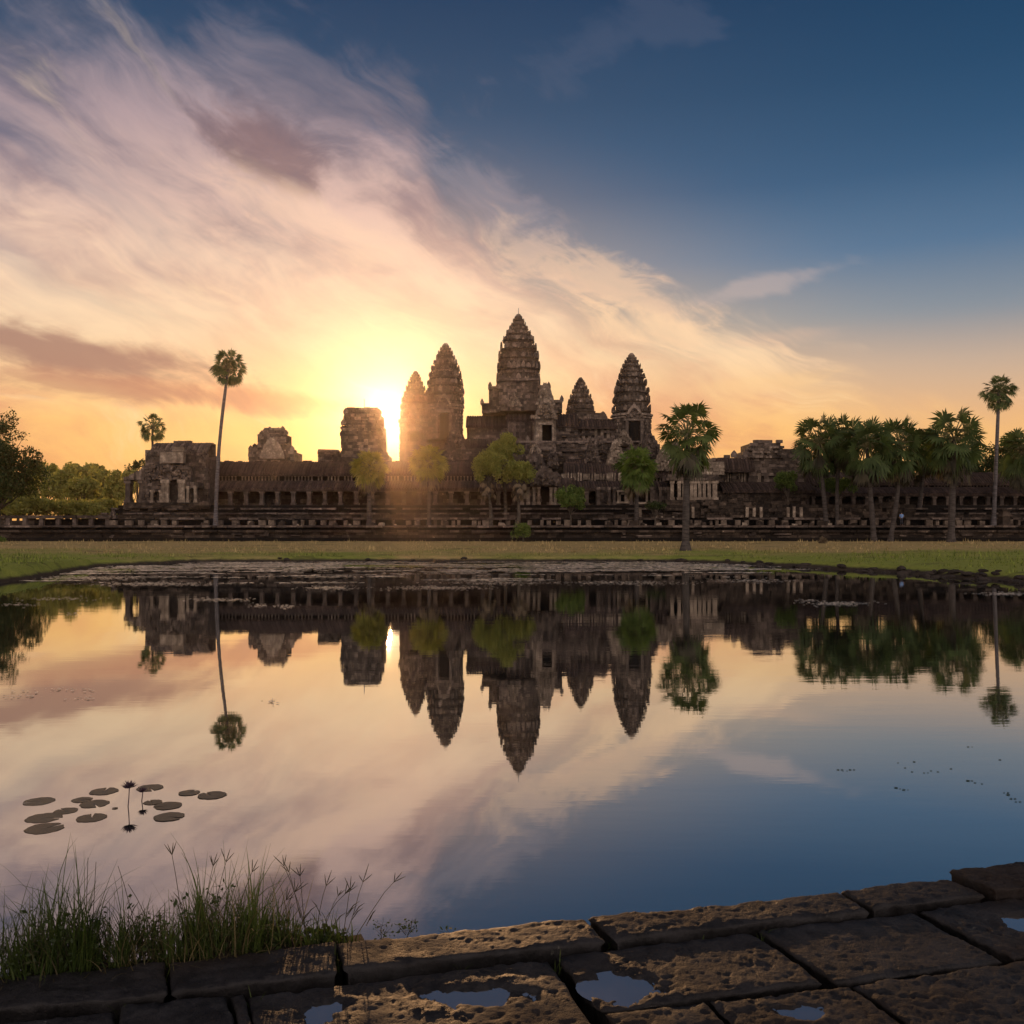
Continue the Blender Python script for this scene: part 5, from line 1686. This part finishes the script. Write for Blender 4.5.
def lily(label, px_, py_, top_px, rp, sd):
    rg = np.random.default_rng(sd)
    Yq = 2700 / (py_ - 526)
    x = PX(px_, Yq)
    h = (py_ - top_px) * Yq / F
    r_ = thing('water_lily_flower', label, 'flower', (x, Yq, 0))
    mb = MB()
    mb.tube([(x - .004, Yq, -.05), (x + .008, Yq, h * .4), (x + .012, Yq, h * .75), (x + .014, Yq, h)], [.006, .0055, .005, .006], 8)
    mb.build('stalk', M_PETAL, r_)
    R_ = rp * Yq / F
    mb = MB()
    for L, (nn_, el_, ln) in enumerate(((12, 18, 1.0), (10, 42, .95), (7, 66, .8))):
        for i in range(nn_):
            a = 2 * PI * i / nn_ + L * .3 + rg.normal(0, .06)
            e = rad(el_ + rg.normal(0, 4))
            d = Vector((math.cos(a) * math.cos(e), math.sin(a) * math.cos(e), math.sin(e)))
            sd_ = Vector((-math.sin(a), math.cos(a), 0))
            up_ = d.cross(sd_)
            c = Vector((x + .014, Yq, h))
            l_ = R_ * ln
            w_ = l_ * .13
            vs = [c, c + d * l_ * .5 + sd_ * w_, c + d * l_ + Vector((0, 0, .1 * l_)), c + d * l_ * .5 - sd_ * w_, c + d * l_ * .5 - up_ * w_ * .6]
            mb.add([tuple(v) for v in vs], [(0, 1, 4), (1, 2, 4), (2, 3, 4), (3, 0, 4)])
    mb.build('petals', M_PETAL, r_)
lily('taller dark open water lily flower on a long stalk', 128, 806.5, 788, 9, 1)
lily('shorter dark water lily flower, right of the taller one', 141.5, 801, 792, 6, 2)

# ================================================================== near embankment, paving, puddles
# local frame of the paving: u runs along the edge (to the right and away), v toward the water
def onz(px, py, z):
    Y = F * (EYE - z) / (py - HY)
    return (PX(px, Y), Y)


def stone_tex():
    m, k, out = new_mat('wet_paving_stone')
    geo = k.new('ShaderNodeNewGeometry')
    pos = geo.outputs['Position']
    a = k.noise(pos, 1.7, 4, .6)
    b = k.noise(pos, 9, 6, .65)
    c = k.noise(pos, 55, 5, .65)
    oi = k.new('ShaderNodeObjectInfo')
    rnd = oi.outputs['Random']
    col = k.mix(k.mr(b, .35, .65), (.0065, .0068, .0075, 1), (.024, .024, .026, 1))
    col = k.mix(k.m('MULTIPLY', k.mr(a, .50, .68), .55), col, (.024, .015, .010, 1))
    col = k.mix(k.m('MULTIPLY', k.mr(c, .60, .75), .35), col, (.065, .058, .053, 1))
    col = k.mix(k.m('MULTIPLY', rnd, .35), col, (.012, .010, .010, 1))
    crk = k.new('ShaderNodeTexVoronoi', feature='DISTANCE_TO_EDGE'); crk.inputs['Scale'].default_value = 3.1
    wv3 = k.new('ShaderNodeVectorMath', operation='ADD'); k.put(wv3.inputs[0], pos); k.put(wv3.inputs[1], k.noise(pos, 5, 4, .7, out=1)); k.l.new(wv3.outputs[0], crk.inputs['Vector'])
    ck = k.m('MULTIPLY', k.m('SUBTRACT', 1.0, k.mr(crk.outputs['Distance'], .0, .012)), k.mr(a, .45, .6))
    col = k.mix(k.m('MULTIPLY', ck, .8), col, (.004, .004, .004, 1))
    lich = k.mr(k.noise(pos, 16, 5, .7), .63, .68)
    col = k.mix(k.m('MULTIPLY', lich, k.mr(a, .5, .4, 0, .5)), col, (.10, .10, .088, 1))
    rough = k.mr(k.m('ADD', k.m('MULTIPLY', a, .6), k.m('MULTIPLY', b, .4)), .36, .64, .50, .82)
    principled(k, out, col, rough, .17, k.m('ADD', k.m('MULTIPLY', b, .5), k.m('ADD', k.m('MULTIPLY', c, .7), k.m('MULTIPLY', k.noise(pos, 190, 3, .6), .25))), 1.0, .008)
    return m
M_WET = stone_tex()
m, k, out = new_mat('puddle_water')
gl = k.new('ShaderNodeBsdfGlossy'); gl.inputs['Roughness'].default_value = .03; gl.inputs['Color'].default_value = (.9, .92, .95, 1)
df = k.new('ShaderNodeBsdfDiffuse'); df.inputs[0].default_value = (.085, .075, .065, 1)
lw_ = k.new('ShaderNodeFresnel'); lw_.inputs[0].default_value = 1.34
mx = k.new('ShaderNodeMixShader')
k.put(mx.inputs[0], k.m('ADD', .34, k.m('MULTIPLY', lw_.outputs[0], 1.2), clamp=True))
k.l.new(df.outputs[0], mx.inputs[1]); k.l.new(gl.outputs[0], mx.inputs[2]); k.l.new(mx.outputs[0], out.inputs[0])
M_PUDDLE = m

ZE, ZP = 1.556, 1.535         # edge row top, paving top


def slab_stone(label, quad, z, sd, res=.0075, amp=.010, puddles=(), tilt=(0, 0), depth=.22, rim=.012, group=None, gap=.003):
    """quad: 4 pixel corners (far-left, far-right, near-right, near-left) of the top face at height z"""
    C4 = [np.array(onz(px, py, z)) for px, py in quad]
    c = sum(C4) / 4
    C4 = [p + (c - p) / np.linalg.norm(c - p) * gap for p in C4]
    Lu = (np.linalg.norm(C4[1] - C4[0]) + np.linalg.norm(C4[2] - C4[3])) / 2
    Lv = (np.linalg.norm(C4[3] - C4[0]) + np.linalg.norm(C4[2] - C4[1])) / 2
    nu, nv = max(8, int(Lu / res)), max(8, int(Lv / res))
    U, Vv = np.meshgrid(np.linspace(0, 1, nu + 1), np.linspace(0, 1, nv + 1))
    P = (C4[0][None, None] * ((1 - U) * (1 - Vv))[..., None] + C4[1] * (U * (1 - Vv))[..., None] + C4[2] * (U * Vv)[..., None] + C4[3] * ((1 - U) * Vv)[..., None])
    X_, Y_ = P[..., 0], P[..., 1]
    o1 = sd * 7.7
    du = np.minimum(U, 1 - U) * Lu
    dv = np.minimum(Vv, 1 - Vv) * Lv
    e = np.minimum(du, dv)
    # ragged outline
    wob = (fbm(X_ * 9 + o1, Y_ * 9, 4) - .5) * .022
    wob2 = (fbm(X_ * 9 + o1 + 50, Y_ * 9, 4) - .5) * .022
    ed = np.exp(-e / .05)
    Xw, Yw_ = X_ + wob * ed, Y_ + wob2 * ed
    h = (fbm(X_ * 4 + o1, Y_ * 4, 3) - .5) * 2.0 * amp
    h += (fbm(X_ * 26 + o1, Y_ * 38, 4, .62) - .5) * 1.3 * amp * (.35 + 1.3 * np.clip((fbm(X_ * 2.2 + o1, Y_ * 2.2, 3) - .36) * 4, 0, 1))
    h += (fbm(X_ * 75 + o1, Y_ * 95, 2, .6) - .5) * .55 * amp
    rdg = 1 - np.abs(fbm(X_ * 10 + o1 * 2, Y_ * 16, 4) * 2 - 1) * 3
    h += np.clip(rdg, -.4, 1) * .30 * amp
    pit = np.clip(fbm(X_ * 34 + o1, Y_ * 34, 3) - .63, 0, 1)
    h -= pit * 4.0 * amp
    # flaked step
    fl = fbm(X_ * 3.2 + o1 * 3, Y_ * 3.2, 3)
    h += np.where(fl > .52, .5 * amp, 0) * np.clip((fl - .52) * 40, 0, 1)
    # rounded, chipped rim
    chip = np.clip(fbm(X_ * 12 + o1 * 5, Y_ * 12, 3) - .47, 0, 1) * .16
    rr_ = rim + chip
    h -= np.where(e < rr_, (1 - e / rr_) ** 2 * rim * .9, 0)
    pw = []
    for (ppx, ppy, rx_, ry_, dep) in puddles:
        pc = np.array(onz(ppx, ppy, z))
        nn_ = (fbm(X_ * 9 + o1 * 4, Y_ * 9, 5, .6) - .5) * 2.0
        q = np.sqrt(((X_ - pc[0]) / rx_) ** 2 + ((Y_ - pc[1]) / ry_) ** 2) + nn_
        bowl = np.clip(1.25 - q, 0, 1)
        sm = bowl * bowl * (3 - 2 * bowl)
        h = h * (1 - .35 * sm) - dep * sm + .35 * amp * np.exp(-((q - 1.25) / .3) ** 2)
        pw.append((pc, rx_, ry_, dep))
    Z_ = z + h + tilt[0] * (U - .5) + tilt[1] * (Vv - .5)
    G = np.stack([Xw, Yw_, Z_], -1).reshape(-1, 3)
    w_ = nu + 1
    idx = np.arange((nv + 1) * w_).reshape(nv + 1, w_)
    Fq = np.stack([idx[1:, :-1], idx[1:, 1:], idx[:-1, 1:], idx[:-1, :-1]], -1).reshape(-1, 4)
    # skirts
    loop = np.concatenate([idx[-1, :], idx[::-1, -1][1:], idx[0, ::-1][1:], idx[:, 0][1:]])
    base_n = len(G)
    cen = G.mean(0)
    sk = G[loop].copy()
    dirs_ = sk[:, :2] - cen[:2]; dirs_ /= np.linalg.norm(dirs_, axis=1)[:, None]
    sk[:, 2] -= .014
    sk[:, :2] -= dirs_ * (.004 + .030 * fbm(sk[:, 0] * 14 + o1, sk[:, 1] * 14, 4)[:, None] ** 1.5)
    sk2 = sk.copy(); sk2[:, 2] = z - depth; sk2[:, :2] -= dirs_ * .01
    G = np.concatenate([G, sk, sk2])
    nl = len(loop)
    Fs = np.array([(base_n + i, base_n + (i + 1) % nl, loop[(i + 1) % nl], loop[i]) for i in range(nl)] +
                  [(base_n + nl + i, base_n + nl + (i + 1) % nl, base_n + (i + 1) % nl, base_n + i) for i in range(nl)])
    o = np_mesh('paving_stone', G, np.concatenate([Fq, Fs]), M_WET, smooth=True)
    tag(o, label, 'paving stone', group)
    for (pc, rx_, ry_, dep) in pw:
        N = 28
        zz = z - dep * .40
        mb = MB()
        mb.add([(pc[0] + rx_ * 1.12 * math.cos(2 * PI * i / N), pc[1] + ry_ * 1.12 * math.sin(2 * PI * i / N), zz) for i in range(N)], [tuple(range(N))])
        p_ = mb.build('puddle', M_PUDDLE)
        yield_puddles.append(p_)
    return o


yield_puddles = []
ge = 'edge stones along the water'
gp = 'large paving slabs'
E_ = lambda lab, q, sd, **kw: slab_stone(lab, q, ZE, sd, group=ge, depth=.5, amp=.0048, **kw)
P_ = lambda lab, q, sd, **kw: slab_stone(lab, q, ZP, sd, group=gp, amp=.0058, **kw)
E_('edge stone at the left picture edge, below the tall grass', [(-60, 984), (165, 960), (167, 993), (-60, 1014)], 1)
E_('edge stone below the grass, second from the left', [(168, 961), (335, 941), (338, 971), (170, 992)], 2, tilt=(.004, 0))
E_('edge stone catching warm light, starting at the right end of the grass', [(334, 941), (584, 917), (606, 940), (344, 968)], 3)
E_('long edge stone in the middle of the row, right of the warm one', [(587, 916), (838, 892), (870, 910), (612, 938)], 4)
E_('short edge stone, second from the right picture edge', [(838, 890), (948, 877), (986, 894), (874, 908)], 5, tilt=(-.004, 0))
slab_stone('raised edge stone at the right picture edge', [(948, 869), (1080, 855), (1120, 878), (994, 889)], ZE + .02, 6, group=ge, depth=.5, amp=.008)
P_('long thin slab along the bottom left picture edge', [(-60, 1030), (116, 1010), (120, 1040), (-60, 1060)], 7)
P_('brownish slab at the bottom, second from the left', [(119, 1005), (228, 994), (244, 1050), (122, 1060)], 8)
P_('tiny sliver stone wedged between the brownish slab and the rough wet slab', [(230, 995), (243, 993), (262, 1050), (246, 1052)], 21, res=.006)
P_('rough wet slab holding two small puddles, bottom centre left', [(246, 996), (549, 957), (604, 1040), (262, 1056)], 9, puddles=((478, 994, .165, .075, .024), (322, 1012, .07, .085, .022)))
P_('slab with the largest puddle, below the long edge stone', [(554, 954), (752, 931), (826, 982), (600, 1010)], 10, puddles=((630, 985, .155, .105, .026),))
slab_stone('broad smooth slab with a bluish sheen, right of the largest puddle', [(757, 930), (912, 911), (1004, 960), (836, 983)], ZP, 11, group=gp, amp=.0042)
P_('brown slab with a puddle at the right picture edge', [(918, 909), (1090, 887), (1180, 930), (1012, 957)], 12, puddles=((1022, 921, .13, .08, .026),))
P_('reddish slab at the bottom, below the largest puddle', [(604, 1012), (704, 1000), (756, 1050), (640, 1062)], 13)
P_('slab at the bottom right with a thin wet film', [(708, 1000), (848, 984), (930, 1040), (764, 1060)], 14, puddles=((800, 1010, .13, .045, .014),))
P_('slab in the bottom right corner', [(852, 983), (1100, 950), (1200, 1000), (936, 1042)], 15)
for i, p_ in enumerate(yield_puddles):
    labs = ['puddle in the middle of the rough wet slab', 'small puddle at the left of the rough wet slab, cut by the bottom edge', 'largest puddle, on the slab below the long edge stone', 'puddle at the right picture edge', 'thin film of water on the bottom right slab']
    tag(p_, labs[i], 'puddle', 'puddles on the paving')

# ground under the paving and the bank that falls to the water
mb = MB()
d_ = np.array([2.83, .76]); d_ /= np.linalg.norm(d_)
nrm_ = np.array([-d_[1], d_[0]])                    # toward the water
p0 = np.array(onz(335, 941, ZE))
us = np.linspace(-6, 8, 141)
vs_ = np.array([-6, -3, -1.2, -.5, -.1, .0, .1, .2, .35, .5, .7, .9, 1.2, 1.6, 2.2])
G, idx = [], None
for v in vs_:
    for u in us:
        p = p0 + d_ * u + nrm_ * v
        left = 1 / (1 + math.exp((u - .15) / .12))           # earth shelf only at the left, where the grass grows
        zt = 1.36 if v <= -.1 else None
        n_ = (vnoise(np.array([p[0] * 6.0]), np.array([p[1] * 6.0]))[0] - .5)
        if zt is None:
            edge = -.01 + left * (.22 + .12 * n_)
            t = max(0, v - edge)
            top = 1.50 + .03 * left
            zt = top + .03 * n_ - (t * 3.2 + (.0 if left > .5 else .15 if t > 0 else 0))
            zt = max(zt, -.8)
        G.append((p[0], p[1], zt))
w_ = len(us)
idx = np.arange(len(G)).reshape(len(vs_), w_)
Fq = np.stack([idx[:-1, :-1], idx[:-1, 1:], idx[1:, 1:], idx[1:, :-1]], -1).reshape(-1, 4)
M_SOIL = simple_mat('dark_soil', (.008, .007, .006, 1), (.028, .022, .017, 1), 9, .95, .02, .15)
tag(np_mesh('near_bank', G, Fq, M_SOIL, smooth=True), kind='structure')

# ------------------------------------------------------------------ grass and weeds on the bank
rng = np.random.default_rng(4)
def blade(V, Fc, p, az_, L, w_, lean, curl, seg=6):
    d = np.array([math.cos(az_), math.sin(az_), 0])
    s_ = np.array([-math.sin(az_ + rng.normal(0, .5)), math.cos(az_), 0])
    b0 = len(V)
    ang = lean
    q = np.array(p, float)
    for i in range(seg + 1):
        t = i / seg
        ww = w_ * (1 - t) ** .7 * (.6 + .8 * min(1, t * 4)) * .5 + .00025
        V.append(q - s_ * ww); V.append(q + s_ * ww)
        q = q + (d * math.sin(ang) + np.array([0, 0, math.cos(ang)])) * L / seg
        ang += curl / seg * (.4 + 1.4 * t)
    for i in range(seg):
        a = b0 + i * 2
        Fc.append((a, a + 1, a + 3, a + 2))
V, Fc = [], []
def shelf(px_, dv):
    """a spot on the bank behind the edge stones: column px_ of the photograph, dv metres toward the water"""
    # point on the edge line with that column
    lo, hi = -6.0, 3.0
    for _ in range(40):
        mid = (lo + hi) / 2
        p = p0 + d_ * mid
        if 512 + F * p[0] / p[1] < px_:
            lo = mid
        else:
            hi = mid
    return p0 + d_ * lo + nrm_ * dv
tuft = [(-10, 110, 1.0, 400), (52, 60, 1.2, 330), (105, 70, 1.0, 230), (150, 80, .75, 160), (215, 70, 1.1, 420), (185, 60, .9, 160), (262, 46, .6, 150), (322, 40, .42, 110), (290, 60, .28, 90)]
for (pc, wd, hgt, n) in tuft:
    for c_ in range(int(n / 13)):
        pxc_ = pc + rng.normal(0, wd * .42)
        dv_ = rng.uniform(.0, .22)
        hf = rng.uniform(.30, 1.35)
        a0_ = rng.uniform(0, 2 * PI)
        for i in range(20):
            px_ = pxc_ + rng.normal(0, 4)
            if px_ > 372:
                continue
            q = shelf(px_, dv_ + rng.normal(0, .012))
            L = abs(rng.normal(.165, .06)) * hgt * hf + .03
            blade(V, Fc, (q[0], q[1], 1.50), a0_ + rng.normal(0, 1.3), L, rng.uniform(.0018, .0046), abs(rng.normal(.14, .22)), abs(rng.normal(.7, .8)))
g_ = np_mesh('bank_grass', np.array(V), np.array(Fc), M_BLADE)
tag(g_, 'tall unkempt grass on the bank behind the edge stones', 'grass', kind='stuff')

V, Fc = [], []
for i in range(520):
    px_ = rng.choice([rng.uniform(-30, 300), rng.normal(110, 60), rng.normal(225, 40)])
    if px_ > 350:
        continue
    q = shelf(px_, rng.uniform(-.03, .22))
    L = abs(rng.normal(.13, .07)) + .03
    blade(V, Fc, (q[0], q[1], 1.50), rng.uniform(0, 2 * PI), L, rng.uniform(.0016, .0040), abs(rng.normal(.45, .4)), rng.normal(1.2, 1.0))
g_ = np_mesh('dead_grass', np.array(V), np.array(Fc), leaf_mat('dead_blade', (.05, .042, .018, 1), (.17, .14, .07, 1), .3))
tag(g_, 'bent yellowed dead blades mixed through the bank grass', 'grass', kind='stuff')
V, Fc = [], []
def jt(px, py, n, s_=1.0):
    for _ in range(n):
        p_ = onz(px + rng.normal(0, 3), py + rng.normal(0, 1), ZP)
        blade(V, Fc, (p_[0], p_[1], ZP - .05), rng.uniform(0, 2 * PI), abs(rng.normal(.055, .02)) * s_ + .02, .0028, abs(rng.normal(.3, .3)), rng.normal(.9, .7), 4)
for (px, py, n) in ((336, 958, 16), (168, 975, 10), (608, 936, 8), (246, 1000, 8), (556, 962, 7), (838, 902, 8), (460, 963, 5), (705, 933, 5), (760, 934, 6), (955, 892, 5), (120, 1005, 5)):
    jt(px, py, n)
g_ = np_mesh('joint_grass', np.array(V), np.array(Fc), M_BLADE)
tag(g_, 'short grass tufts sprouting from the joints of the paving', 'grass', kind='stuff')

def stalk_plant(label, px_, tip, seeds=True, sd=1, n=1, name='seed_grass', spread=30):
    """a tall grass stalk (or several from one foot) with a hand of thin seed spikes"""
    rg = np.random.default_rng(sd)
    r_ = None
    for j in range(n):
        q = shelf(px_ + rg.normal(0, 2), .06 + rg.uniform(-.02, .05))
        z0 = 1.50
        if r_ is None:
            r_ = thing(name, label, 'weed', (q[0], q[1], z0))
        tx, ty = tip[j % len(tip)]
        Yt = q[1] + rg.uniform(-.05, .12)
        T = np.array([PX(tx, Yt), Yt, PZ(ty, Yt)])
        B = np.array([q[0], q[1], z0 - .02])
        mid = B + (T - B) * .5 + np.array([rg.normal(0, .01), 0, .025])
        mb = MB()
        mb.tube([tuple(B), tuple(B * .6 + mid * .4 + [0, 0, .012]), tuple(mid), tuple(mid * .45 + T * .55 + [0, 0, .008]), tuple(T)], [.0016, .0015, .0013, .0011, .0009], 5)
        for s_ in range(2):
            t = rg.uniform(.15, .6)
            p = B + (T - B) * t
            a = rg.uniform(0, 2 * PI)
            e = p + np.array([math.cos(a) * .05, math.sin(a) * .03, .05])
            mb.tube([tuple(p), tuple((p + e) / 2 + [0, 0, .008]), tuple(e)], [.0012, .0018, .0003], 4)
        mb.build('stalk', M_STALK, r_)
        if seeds:
            dirn = (T - mid); dirn /= np.linalg.norm(dirn)
            hd = MB()
            k_ = rg.integers(3, 5)
            for i in range(k_):
                a = rad(-spread + 2 * spread * i / (k_ - 1)) + rg.normal(0, .08)
                dx_ = dirn[0] * math.cos(a) + dirn[2] * math.sin(a)
                dz_ = dirn[2] * math.cos(a) - dirn[0] * math.sin(a)
                e = T + np.array([dx_, rg.normal(0, .3), dz_]) * rg.uniform(.035, .055)
                hd.tube([tuple(T), tuple((T + e) / 2), tuple(e)], [.0010, .0017, .0006], 4)
            hd.build('seed_head', M_STALK, r_)
    return r_
stalk_plant('grass stalk with the highest hand of seed spikes, in the second clump', 192, [(172, 855)], sd=1)
stalk_plant('two seeding grass stalks right of the highest one', 208, [(213, 866), (226, 862)], sd=2, n=2)
stalk_plant('seeding grass stalk leaning right at the right side of the second clump', 222, [(252, 872)], sd=3)
stalk_plant('bare grass stalk bent right from the left clump', 140, [(118, 866)], sd=4, seeds=False)
stalk_plant('pair of thin stalks standing up from the left clump', 84, [(96, 862), (88, 858)], sd=5, n=2, seeds=False)
stalk_plant('stalk crossing the gap between the two grass clumps', 165, [(128, 884)], sd=6, seeds=False)
stalk_plant('cluster of seeding stalks at the left of the thin right clump', 312, [(289, 872), (300, 876), (284, 866)], sd=7, n=3)
stalk_plant('upright seeding stalks in the middle of the thin right clump', 320, [(326, 886), (338, 896), (345, 894)], sd=8, n=3)
stalk_plant('seeding stalks at the right of the thin right clump', 345, [(363, 882), (350, 890)], sd=9, n=2)
stalk_plant('long seeding stalk leaning far right from the thin right clump', 352, [(394, 882)], sd=10)
stalk_plant('seeding stalk leaning right across the water from the bushy weeds', 268, [(295, 892), (286, 900)], sd=11, n=2)

def weed(label, px_, h, n, sd, wd=14, leaf=.011):
    """leafy branching weed: thin stems with small leaves and seed knobs"""
    rg = np.random.default_rng(sd)
    q0 = shelf(px_, .07)
    r_ = thing('leafy_weed', label, 'weed', (q0[0], q0[1], 1.50))
    st, LV, LF = MB(), [], []
    for i in range(n):
        q = shelf(px_ + rg.normal(0, wd * .3), rg.uniform(0, .15))
        B = np.array([q[0], q[1], 1.48])
        L = h * rg.uniform(.55, 1.0)
        a = rg.uniform(0, 2 * PI)
        T = B + np.array([math.cos(a) * L * .35, math.sin(a) * L * .25, L])
        mid = B * .5 + T * .5 + np.array([rg.normal(0, .012), 0, .01])
        st.tube([tuple(B), tuple(mid), tuple(T)], [.0016, .0012, .0006], 4, cap=False)
        for j in range(9):
            t = rg.uniform(.2, 1.0)
            p = B * (1 - t) + T * t
            a2 = rg.uniform(0, 2 * PI)
            d = np.array([math.cos(a2), math.sin(a2), rg.uniform(-.2, .8)])
            e = p + d * rg.uniform(.012, .035)
            st.tube([tuple(p), tuple(e)], [.0008, .0005], 3, cap=False)
            for _ in range(2):
                c = e + rg.normal(0, .006, 3)
                d1 = rg.normal(0, 1, 3); d1 /= np.linalg.norm(d1)
                d2 = np.cross(d1, rg.normal(0, 1, 3)); d2 /= np.linalg.norm(d2)
                l_ = leaf * rg.uniform(.5, 1.2)
                b0 = len(LV)
                LV += [c - d1 * l_, c + d2 * l_ * .5, c + d1 * l_, c - d2 * l_ * .5]
                LF.append((b0, b0 + 1, b0 + 2, b0 + 3))
    st.build('stems', M_STALK, r_)
    np_mesh('leaves', np.array(LV) - np.array(r_.location), np.array(LF), M_LEAF_DARK, r_)
weed('knobbly leafy weed at the far left of the bank', 12, .20, 9, 1)
weed('leafy weed with dark seed knobs in the left clump', 48, .29, 10, 2)
weed('leafy weed at the left of the middle of the left clump', 78, .22, 8, 21)
weed('spreading leafy weed between the grass clumps', 140, .25, 12, 3, 30)
weed('leafy weed crowding the second clump', 205, .28, 10, 4, 26)
weed('dark bushy weed right of the second clump', 258, .13, 16, 5, 34, .015)
weed('small bright low weed at the crack of the edge stones', 322, .07, 20, 6, 30, .014)
weed('tiny sprig growing behind the warm edge stone, left one', 386, .055, 2, 7, 4, .008)
weed('tiny sprig growing behind the warm edge stone, middle one', 414, .075, 2, 8, 4, .008)
weed('tiny sprig growing behind the warm edge stone, right one', 448, .075, 1, 9, 2, .010)

# coarse grass on the far bank and meadow (nobody could count it)
rng = np.random.default_rng(31)
n = 42000
X_ = rng.uniform(-62, 62, n); Y_ = rng.uniform(44, 111, n)
dd = pond_dist(X_, Y_)
keep = (dd > .6) & (rng.random(n) < np.clip(1.3 - dd / 25, .35, 1)) & (np.abs(X_ / Y_) < .62)
X_, Y_ = X_[keep], Y_[keep]
Z_ = ground_z(X_, Y_)
n = len(X_)
clump_ = fbm(X_ * .5, Y_ * .5, 4)
h = (.06 + .26 * np.clip(clump_ - .42, 0, 1) * 4) * rng.uniform(.5, 1.4, n)
a = rng.uniform(0, PI, n)
wv = rng.uniform(.03, .07, n)
B = np.stack([X_, Y_, Z_ - .02], 1)
dirv = np.stack([np.cos(a), np.sin(a), np.zeros(n)], 1) * wv[:, None]
T = B + np.stack([rng.normal(0, .05, n), rng.normal(0, .05, n), h], 1)
Vt = np.stack([B - dirv, B + dirv, T], 1).reshape(-1, 3)
m, k, out = new_mat('meadow_grass')
geo = k.new('ShaderNodeNewGeometry')
x, y, z = k.sep(geo.outputs['Position'])
nA = k.noise(geo.outputs['Position'], .09, 5, .6)
ln_ = k.mr(k.m('ADD', y, k.m('MULTIPLY', k.m('SUBTRACT', nA, .5), 30)), 72, 86)
rnd = geo.outputs['Random Per Island']
col = k.mix(ln_, k.mix(rnd, (.06, .085, .018, 1), (.20, .24, .05, 1)), k.mix(rnd, (.16, .12, .05, 1), (.42, .32, .15, 1)))
principled(k, out, col, .8, .1)
o = np_mesh('meadow_grass', Vt, np.arange(n * 3).reshape(-1, 3), m)
tag(o, 'short grass of the meadow beyond the pond', 'grass', kind='stuff')

# ================================================================== the air
hz = MB()
hz.box((0, 210, 27), (940, 560, 62))
M_HZ = bpy.data.materials.new('haze')
M_HZ.use_nodes = True
k = NT(M_HZ.node_tree)
out = k.new('ShaderNodeOutputMaterial')
pv_ = k.new('ShaderNodeVolumePrincipled')
pv_.inputs['Color'].default_value = (1.0, .80, .62, 1)
pv_.inputs['Density'].default_value = .00013
pv_.inputs['Anisotropy'].default_value = .94
k.l.new(pv_.outputs[0], out.inputs['Volume'])
o = hz.build('haze', M_HZ)
tag(o, 'thin warm evening haze', 'haze', kind='stuff')
